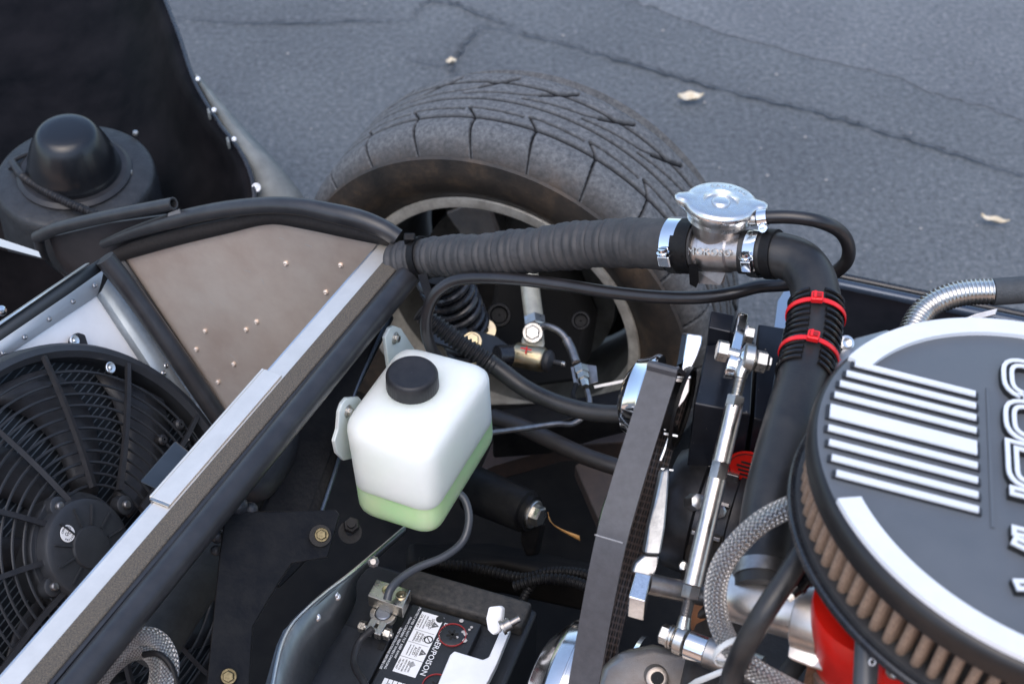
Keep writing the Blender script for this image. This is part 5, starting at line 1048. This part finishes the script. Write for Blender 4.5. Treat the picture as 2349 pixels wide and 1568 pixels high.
T('dark_hose', 'dark hose under the thermostat flange at the bottom', 'hose', ((1840, 1500, 1.12), (1800, 1560, 1.11), (1770, 1640, 1.10)), .008, RUBM, n=20)
dcp = thing('distributor_cap', 'red distributor cap below the front edge of the air cleaner', 'distributor cap', P(2010, 1560, 1.03))
dc = P(2005, 1400, 1.045)
mesh('cap_body', MB().lathe(dc, Z, [(-.062, .030), (-.060, .0345), (-.02, .0420), (.0, .0440), (.004, .043), (.005, .001)], 44), REDC, dcp, ang=50)
mesh('metal_base', MB().lathe(dc, Z, [(-.11, .028), (-.085, .033), (-.0625, .037), (-.0615, .030)], 40), mat('warm_base', (.55, .48, .42), .4, .8, noise=.3), dcp)
mesh('screw_boss', MB().lathe(P(2068, 1548, 1.0), V((.1, -.6, .8)), [(-.03, .020), (-.004, .017), (0, .013), (0, .001)], 24), REDC, dcp)
piece('cap_screw', 'screw', P(2052, 1538, .995), V((.1, -.6, .8)), dcp, ZINC, 1.5)
T('plug_boot', 'grey spark plug boot standing in front of the red distributor cap', 'plug boot', ((1990, 1446, .995), (1988, 1490, .99), (1984, 1580, .985), (1980, 1650, .98)), .0082, mat('grey_boot', (.05, .052, .056), .4), n=24)
solo('white_ring', 'tiny white ring mark on the grey spark plug boot', 'ring', MB().torus(P(2001, 1517, .978), V((.3, -.7, .7)), .0022, .0006, 24, 8), WHT)
flat('beige_lug', 'beige cast lug below the distributor cap', 'lug', [(x, y, 1.08) for x, y in ((1905, 1568), (1925, 1528), (1950, 1545), (1975, 1600), (1900, 1600))], mat('beige_casting', (.55, .47, .38), .45, .7, noise=.4), .02)
# ------------------------------------------------------------------ right background
sill = thing('sill_panel', 'black body sill with a folded lip behind the elbow hose', 'body panel', P(2030, 760, 1.75))
mesh('face', MB().prism([P(x, y, tt) for x, y, tt in ((1880, 632, 1.80), (1925, 640, 1.80), (2150, 688, 1.78), (2420, 745, 1.76), (2420, 1000, 1.60), (1860, 1000, 1.60), (1850, 800, 1.70))], V((0, .5, -.85)), .02), GEL, sill)
mesh('lip', MB().tube([P(*p) for p in ((1880, 626, 1.80), (1925, 634, 1.80), (2150, 681, 1.78), (2420, 737, 1.76))], .0055, 30, 12), BLK, sill)
mesh('lower_fold', MB().tube([P(*p) for p in ((1880, 645, 1.79), (1925, 653, 1.79), (2150, 700, 1.77), (2420, 756, 1.75))], .0075, 30, 12), mat('worn_blue_black_sill', (.045, .06, .085), .22, .4), sill)  # blue-grey sill highlight is put into the colour of this fold
flat('blue_grey_flap', 'blue grey sheet edge left of the elbow hose', 'sheet', [(1806, 655, 1.70), (1840, 650, 1.70), (1840, 740, 1.66), (1775, 760, 1.64), (1784, 690, 1.68)], mat('blue_grey_sheet', (.26, .33, .42), .35, .6), .003, V((0, .5, -.85)))  # grey metal with the blue it reflects put into its colour
T('ribbed_conduit', 'silver ribbed flexible conduit curving behind the air cleaner', 'conduit', ((2080, 800, 1.30), (2098, 745, 1.31), (2125, 708, 1.315), (2165, 684, 1.315), (2215, 671, 1.315), (2288, 668, 1.315)), lambda f, L: .0108 + .0011 * math.sin(L * 2 * math.pi / .0036), mat('conduit_metal', (.72, .70, .66), .22, 1), n=420, seg=24, ang=80)
T('dark_hose', 'dark textured hose joining the silver conduit at the right edge', 'hose', ((2276, 669, 1.315), (2296, 668, 1.315), (2349, 664, 1.315), (2450, 655, 1.315)), .0122, mat('woven_grey_hose', (.055, .062, .068), .6, noise=.3, bump=.4, bscale=700), n=30, seg=24)
flat('conduit_tab', 'small grey triangular tab under the silver conduit', 'tab', [(2190, 738, 1.30), (2240, 718, 1.30), (2290, 706, 1.30), (2284, 722, 1.30), (2200, 745, 1.30)], ALUM, .002)
flat('grey_plate', 'grey aluminium plate with one rivet between elbow hose and air cleaner', 'plate', [(1928, 795, 1.25), (1960, 772, 1.26), (2040, 752, 1.27), (2060, 800, 1.24), (1960, 860, 1.20), (1915, 862, 1.20), (1912, 830, 1.22)], mat('plate_grey', (.36, .37, .39), .35, .8, noise=.3, nscale=30), .02, -Z, .003)
pr2 = solo('plate_rivet', 'pale round rivet on the grey plate beside the elbow hose', 'rivet', MB().lathe(P(1941, 787, 1.245), V((.1, -.6, .8)), [(-.001, .0068), (.0015, .0066), (.0026, .004), (.0018, .002), (.0018, .0001)], 20), ALUB)
# ------------------------------------------------------------------ battery
BT = .42
def Y(x, y, h=0.): return PZ(x, y, BT + h)
bat = thing('battery', 'black car battery with white warning label and red ringed filler caps', 'battery', Y(960, 1500) - Z * .17)
q0, q1 = Y(930, 1320), Y(1190, 1395)
bx = (q1 - q0).normalized(); by = V((-bx.y, bx.x, 0)); by = by if by.dot(U) > 0 else -by
def Bp(a, b_, h=0.): return Y(946, 1382) + bx * a + by * b_ + Z * h
def bbox_(a0, a1, b0, b1, h0, h1): return MB().box(Bp((a0 + a1) / 2, (b0 + b1) / 2, (h0 + h1) / 2), bx * (a1 - a0) / 2, by * (b1 - b0) / 2, Z * (h1 - h0) / 2)
a_r = (Y(1104, 1433) - Y(946, 1382)).dot(bx)
BPL = mat('battery_plastic', (.020, .022, .026), .45, noise=.4, nscale=30, bump=.2, bscale=300)
mesh('case', bbox_(-.075, a_r + .045, -.20, .045, -.19, -.012), BPL, bat, bevel=.006)
mesh('rear_step', bbox_(-.020, a_r + .040, .006, .040, -.013, .004), mat('grimy_plastic', (.018, .018, .018), .7, noise=.8, nscale=120, col2=(.05, .045, .04), bump=.5), bat, bevel=.004)
top_ = mesh('label_block', bbox_(0, a_r, -.16, 0, -.013, 0), BPL, bat, bevel=.002)
mesh('side_step', bbox_(-.068, -.004, -.19, -.045, -.013, -.004), BPL, bat, bevel=.002)
for y_ in (-.058, -.12):
    mesh('vent_slot', bbox_(-.012, -.006, y_ - .004, y_ + .004, -.005, -.0028), hm, bat)
lt, lr, lb_ = Y(969, 1402), Y(1019, 1418), Y(900, 1538)
lwid = (lr - lt).dot(bx); llen = abs((lb_ - lt).dot(by)); la0, lb0 = (lt - Bp(0, 0)).dot(bx), (lt - Bp(0, 0)).dot(by)
lbl = mesh('label', bbox_(la0, la0 + lwid, lb0 - llen, lb0, .0002, .0007), PAPER, bat)
# print on the label: runs along -by, letters' up is towards +bx
tr_, tu_ = -by, bx
def lp(f, g): return Bp(la0 + lwid * g, lb0 - llen * f, .0009)      # f down the length, g across to the right
text('warning_print', 'DANGER/POISON', Bp(la0 + lwid + .0052, lb0 - llen * .50, .0004), tr_, tu_, llen * .108, WHT, bat, .0002, spacing=1.02)
def bar_(f0, f1, g, h_=.0008, m_=INK): return MB().box(lp((f0 + f1) / 2, g), tr_ * llen * (f1 - f0) / 2, tu_ * h_, Z * .0001)
for cell, rows_ in (((.01, .30), ('SHIELD', 'EYES', 'EXPLOSIVE GASES', 'CAN CAUSE BLINDNESS', 'OR INJURY')), ((.31, .50), ('NO', 'SPARKS', 'FLAMES', 'SMOKING')), ((.51, .74), ('SULFURIC', 'ACID', 'CAN CAUSE BLINDNESS', 'OR SEVERE BURNS')), ((.76, .99), ('FLUSH EYES', 'IMMEDIATELY', 'WITH WATER', 'GET MEDICAL', 'HELP FAST'))):
    for k, s_ in enumerate(rows_):
        f = (cell[0] + cell[1]) / 2; text('label_print', s_, lp(f, .60 - .13 * k), tr_, tu_, min(.0042, llen * (cell[1] - cell[0]) * 1.35 / len(s_)), INK, lbl, .0001)
for f in (.30, .505): mesh('label_dash', bar_(f - .0015, f + .0015, .48, lwid * .45), INK, lbl)
mesh('label_divider', bar_(.748, .752, .5, lwid * .5), INK, lbl)
mat('mid_grey_ink', (.10, .10, .10), .5)
def tri(f, g, s_):
    c_ = lp(f, g); pts = [c_ + tu_ * s_, c_ - tu_ * s_ * .6 - tr_ * s_, c_ - tu_ * s_ * .6 + tr_ * s_]; rg_ = []
    return MB().prism([p for p in pts], Z, .0001)
for f, g in ((.16, .78), (.62, .82)):
    tr1 = mesh('warning_triangle', tri(f, g, .0042), MATS['mid_grey_ink'], lbl)
    c_ = lp(f, g); s_ = .0040; mesh('triangle_field', MB().prism([c_ + Z * .0002 + tu_ * s_, c_ + Z * .0002 - tu_ * s_ * .6 - tr_ * s_, c_ + Z * .0002 - tu_ * s_ * .6 + tr_ * s_], Z, .0001), PAPER, tr1) if False else None
    text('label_print', '!', c_ + Z * .0003, tr_, tu_, .0042, PAPER, lbl, .0001)
mesh('no_flame_ring', MB().lathe(lp(.40, .80), Z, [(0, .0035), (.0002, .0035), (.0002, .0047), (0, .0047)], 28), INK, lbl); mesh('no_flame_bar', MB().box(lp(.40, .80), (tr_ + tu_).normalized() * .004, (tr_ - tu_).normalized() * .0005, Z * .0001), INK, lbl)
mesh('round_mark', MB().lathe(lp(.045, .86), Z, [(0, .0042), (.0002, .0042), (.0002, .0001)], 24), INK, lbl)
dm_ = lp(.83, .62); mesh('diamond_mark', MB().prism([dm_ + tu_ * .004, dm_ + tr_ * .004, dm_ - tu_ * .004, dm_ - tr_ * .004], Z, .0001), mat('grey_ink', (.35, .35, .35), .5), lbl)
for k, (s_, f0) in enumerate((('PROTECT EYES  DO NOT TILT  KEEP AWAY', .36), ('FROM CHILDREN  VENT WHEN CHARGING', .55), ('READ INSTRUCTIONS BEFORE USE', .66))):
    text('side_print', s_, Bp(la0 - .004 - .0042 * k, lb0 - llen * (f0 + .02), .0004), tr_, tu_, .0034, WHT, bat, .0001)
l2 = mesh('label', bbox_(la0 - .004, la0 + lwid - .004, lb0 - llen - .060, lb0 - llen - .010, .0002, .0007), PAPER, bat)
for k in range(1, 5): mesh('label_divider', MB().box(Bp(la0 - .004 + lwid * k / 5, lb0 - llen - .035, .0009), bx * .0003, by * .025, Z * .0001), INK, l2)
for k, s_ in enumerate(('1 2 3', 'LBS')): text('label_print', s_, Bp(la0 + .002, lb0 - llen - .018 - .008 * k, .0009), tr_, tu_, .004, INK, l2, .0001)
for x, y in ((1038, 1457), (1001, 1574)):
    c_ = Y(x, y, .0002)
    cp = mesh('filler_cap', MB().lathe(c_, Z, [(-.002, .0130), (.0012, .0126), (.0018, .0115), (.001, .001)], 36), BPL, bat)
    mesh('red_ring', MB().lathe(c_, Z, [(.0006, .0132), (.0021, .0132), (.0021, .0140), (.0006, .0140)], 40), mat('faded_red_ring', (.30, .03, .03), .5) if x == 1038 else MATS['faded_red_ring'], cp)
    for k in range(3):
        a_ = .5 + math.pi * k / 3; mesh('cross_slot', MB().box(c_ + Z * .0019, (bx * math.cos(a_) + by * math.sin(a_)) * .0060, (bx * -math.sin(a_) + by * math.cos(a_)) * .0010, Z * .0003), hm, cp)
ch_ = MB(); c_ = Y(1062, 1445, .0016)
for k in range(7): ch_.lathe(c_ + bx * random.uniform(-.006, .008) + by * random.uniform(-.012, .012), Z, [(0, random.uniform(.0015, .003)), (.0006, .001)], 6, False, True)
mesh('chalk_mark', ch_, mat('chalk', (.4, .38, .37), .9), bat)
tmn = thing('battery_terminal', 'brass toned battery terminal clamp with a two screw block', 'terminal', Y(880, 1420))
TC = Y(879, 1407, .012)
mesh('post', MB().lathe(TC - Z * .02, Z, [(0, .0085), (.021, .0078), (.022, .0068), (.022, .0001)], 28), mat('lead', (.34, .37, .42), .45, .7, noise=.3, nscale=90), tmn)
ri = []
for a_, w_ in ((2.3, .0), ): pass
e_o = MB().lathe(TC - Z * .006, Z, [(0, .0086), (.007, .0086), (.007, .0135), (0, .0135), (0, .0086)], 36); mesh('ring', e_o, ZINC, tmn, bevel=.0006)
fw = (Y(845, 1470) - Y(879, 1407)).normalized(); fs = V((-fw.y, fw.x, 0))
for s_ in (-1, 1):
    mesh('jaw', MB().box(TC + fw * .018 + fs * s_ * .0052 - Z * .002, fw * .0085, fs * .0036, Z * .004), ZINC, tmn, bevel=.0008)
mesh('jaw_bolt', MB().cyl(TC + fw * .020 - fs * .018 - Z * .002, TC + fw * .020 + fs * .019 - Z * .002, .0028), ZINC, tmn)
mesh('jaw_bolt_head', MB().lathe(TC + fw * .020 + fs * .0105 - Z * .002, fs, [(0, .006), (.006, .006), (.0065, .005)], 6, True, True), ZINC, tmn)
mesh('jaw_nut', MB().lathe(TC + fw * .020 - fs * .0105 - Z * .002, -fs, [(0, .006), (.006, .006), (.0065, .005)], 6, True, True), ZINC, tmn)
tq = [Y(864, 1327, .030), Y(942, 1352, .030), Y(923, 1394, .030), Y(843, 1365, .030)]
tbk = mesh('screw_block', MB().prism(tq, -Z, .016), ZINC, tmn, bevel=.0008)
for x, y in ((889, 1352), (921, 1365)): piece('grub_screw', 'disc', Y(x, y, .0302), Z, tbk, GOLD, .75)
T('battery_cable', 'thin black cable looping down from the battery terminal', 'cable', ((855, 1440, 1.44), (825, 1470, 1.44), (812, 1520, 1.42), (835, 1565, 1.39), (860, 1620, 1.36)), .0036, PLA, n=40, seg=12)
hld = thing('battery_hold_down', 'white painted battery hold down bracket with a bolt', 'bracket', Y(1050, 1560))
HZ = .012
hp = [Y(x, y, HZ) for x, y in ((990, 1600), (1032, 1500), (1042, 1491), (1108, 1511), (1121, 1505), (1140, 1462), (1160, 1412), (1166, 1425), (1172, 1440), (1140, 1520), (1100, 1600))]
mesh('strap', MB().prism(hp, -Z, .010), WHT, hld, bevel=.0015)
mesh('ear', MB().prism([P(x, y, 1.435) for x, y in ((1120, 1391), (1146, 1388), (1152, 1394), (1150, 1425), (1146, 1448), (1130, 1456), (1118, 1444), (1114, 1418))], V((.5, .5, -.6)), .006), WHT, hld, bevel=.0015)
hb0 = P(1150, 1440, 1.428); hbx = (P(1194, 1416, 1.43) - hb0).normalized()
mesh('bolt', MB().lathe(hb0, hbx, [(0, .0075), (.003, .0075), (.0032, .0060), (.010, .0060), (.0102, .0036), (.020, .0036), (.0202, .0001)], 14, True), STEEL, hld)
T('corrugated_sleeve', 'ribbed black wiring sleeve right of the battery hold down', 'wiring sleeve', ((1225, 1335, 1.56), (1205, 1365, 1.55), (1186, 1410, 1.53), (1172, 1460, 1.51), (1160, 1520, 1.49), (1152, 1570, 1.47), (1148, 1640, 1.44)), lambda f, L: .0044 + .0007 * math.sin(L * 2 * math.pi / .0046), BLKM, n=260, seg=14)
T('wiring_loom', 'ribbed black wiring loom crossing the shade behind the belt', 'loom', ((960, 1290, 1.60), (1080, 1300, 1.60), (1200, 1325, 1.58), (1260, 1312, 1.57), (1330, 1315, 1.55), (1420, 1345, 1.52)), lambda f, L: .0056 + .0008 * math.sin(L * 2 * math.pi / .0046), BLKM, n=300, seg=14)
T('wiring_loom', 'second ribbed black wiring loom just below the first behind the belt', 'loom', ((1180, 1345, 1.56), (1240, 1328, 1.55), (1300, 1330, 1.54), (1360, 1350, 1.52), (1420, 1385, 1.50)), lambda f, L: .0056 + .0008 * math.sin(L * 2 * math.pi / .0046), BLKM, n=240, seg=14)
# battery side shield
shl = thing('battery_shield', 'grey aluminium shield plate with rivets left of the battery', 'shield', P(700, 1568, 1.36))
SHM = mat('shield_aluminium', (.30, .31, .32), .36, .9, noise=.4, nscale=20, col2=(.20, .21, .22), rvar=.06)
te = [P(*p) for p in ((930, 1212, 1.545), (860, 1272, 1.50), (800, 1322, 1.465), (752, 1358, 1.44), (705, 1398, 1.41), (668, 1438, 1.385), (645, 1490, 1.355), (622, 1600, 1.30))]
fe = [P(*p) for p in ((930, 1220, 1.56), (862, 1282, 1.52), (818, 1330, 1.50), (815, 1375, 1.50), (790, 1430, 1.48), (750, 1490, 1.45), (715, 1560, 1.42), (690, 1620, 1.39))]
t1, t2 = spline(te, 40), spline(fe, 40)
mesh('plate', MB().grid([[a, a.lerp(c_, .5), c_] for a, c_ in zip(t1, t2)]), SHM, shl, ang=60, thick=.002)
mesh('folded_edge', MB().tube([p + V((-.001, 0, .001)) for p in t1], .0022, 60, 8), mat('shield_edge', (.55, .58, .60), .3, 1), shl)
mesh('outer_fold', MB().prism([P(x, y, tt) for x, y, tt in ((775, 1345, 1.452), (712, 1386, 1.418), (650, 1445, 1.385), (634, 1480, 1.365), (600, 1600, 1.30), (612, 1600, 1.30), (640, 1490, 1.358), (664, 1440, 1.386))], V((.2, .5, -.7)), .002), SHM, shl)
for x, y, tt in ((773, 1368, 1.462), (727, 1415, 1.432), (768, 1362, 1.46)): piece('rivet', 'rivet', P(x, y, tt - .004), V((-.1, -.6, .75)), shl, ALUB, 1.3)
solo('shield_bolt', 'small bolt head under the shield edge near the tank', 'bolt', MB().lathe(P(1026, 1543, 1.46) if False else P(857, 1288, 1.495), V((0, -.6, .8)), [(0, .006), (.004, .006), (.006, .003), (.006, .0001)], 8), STEEL)
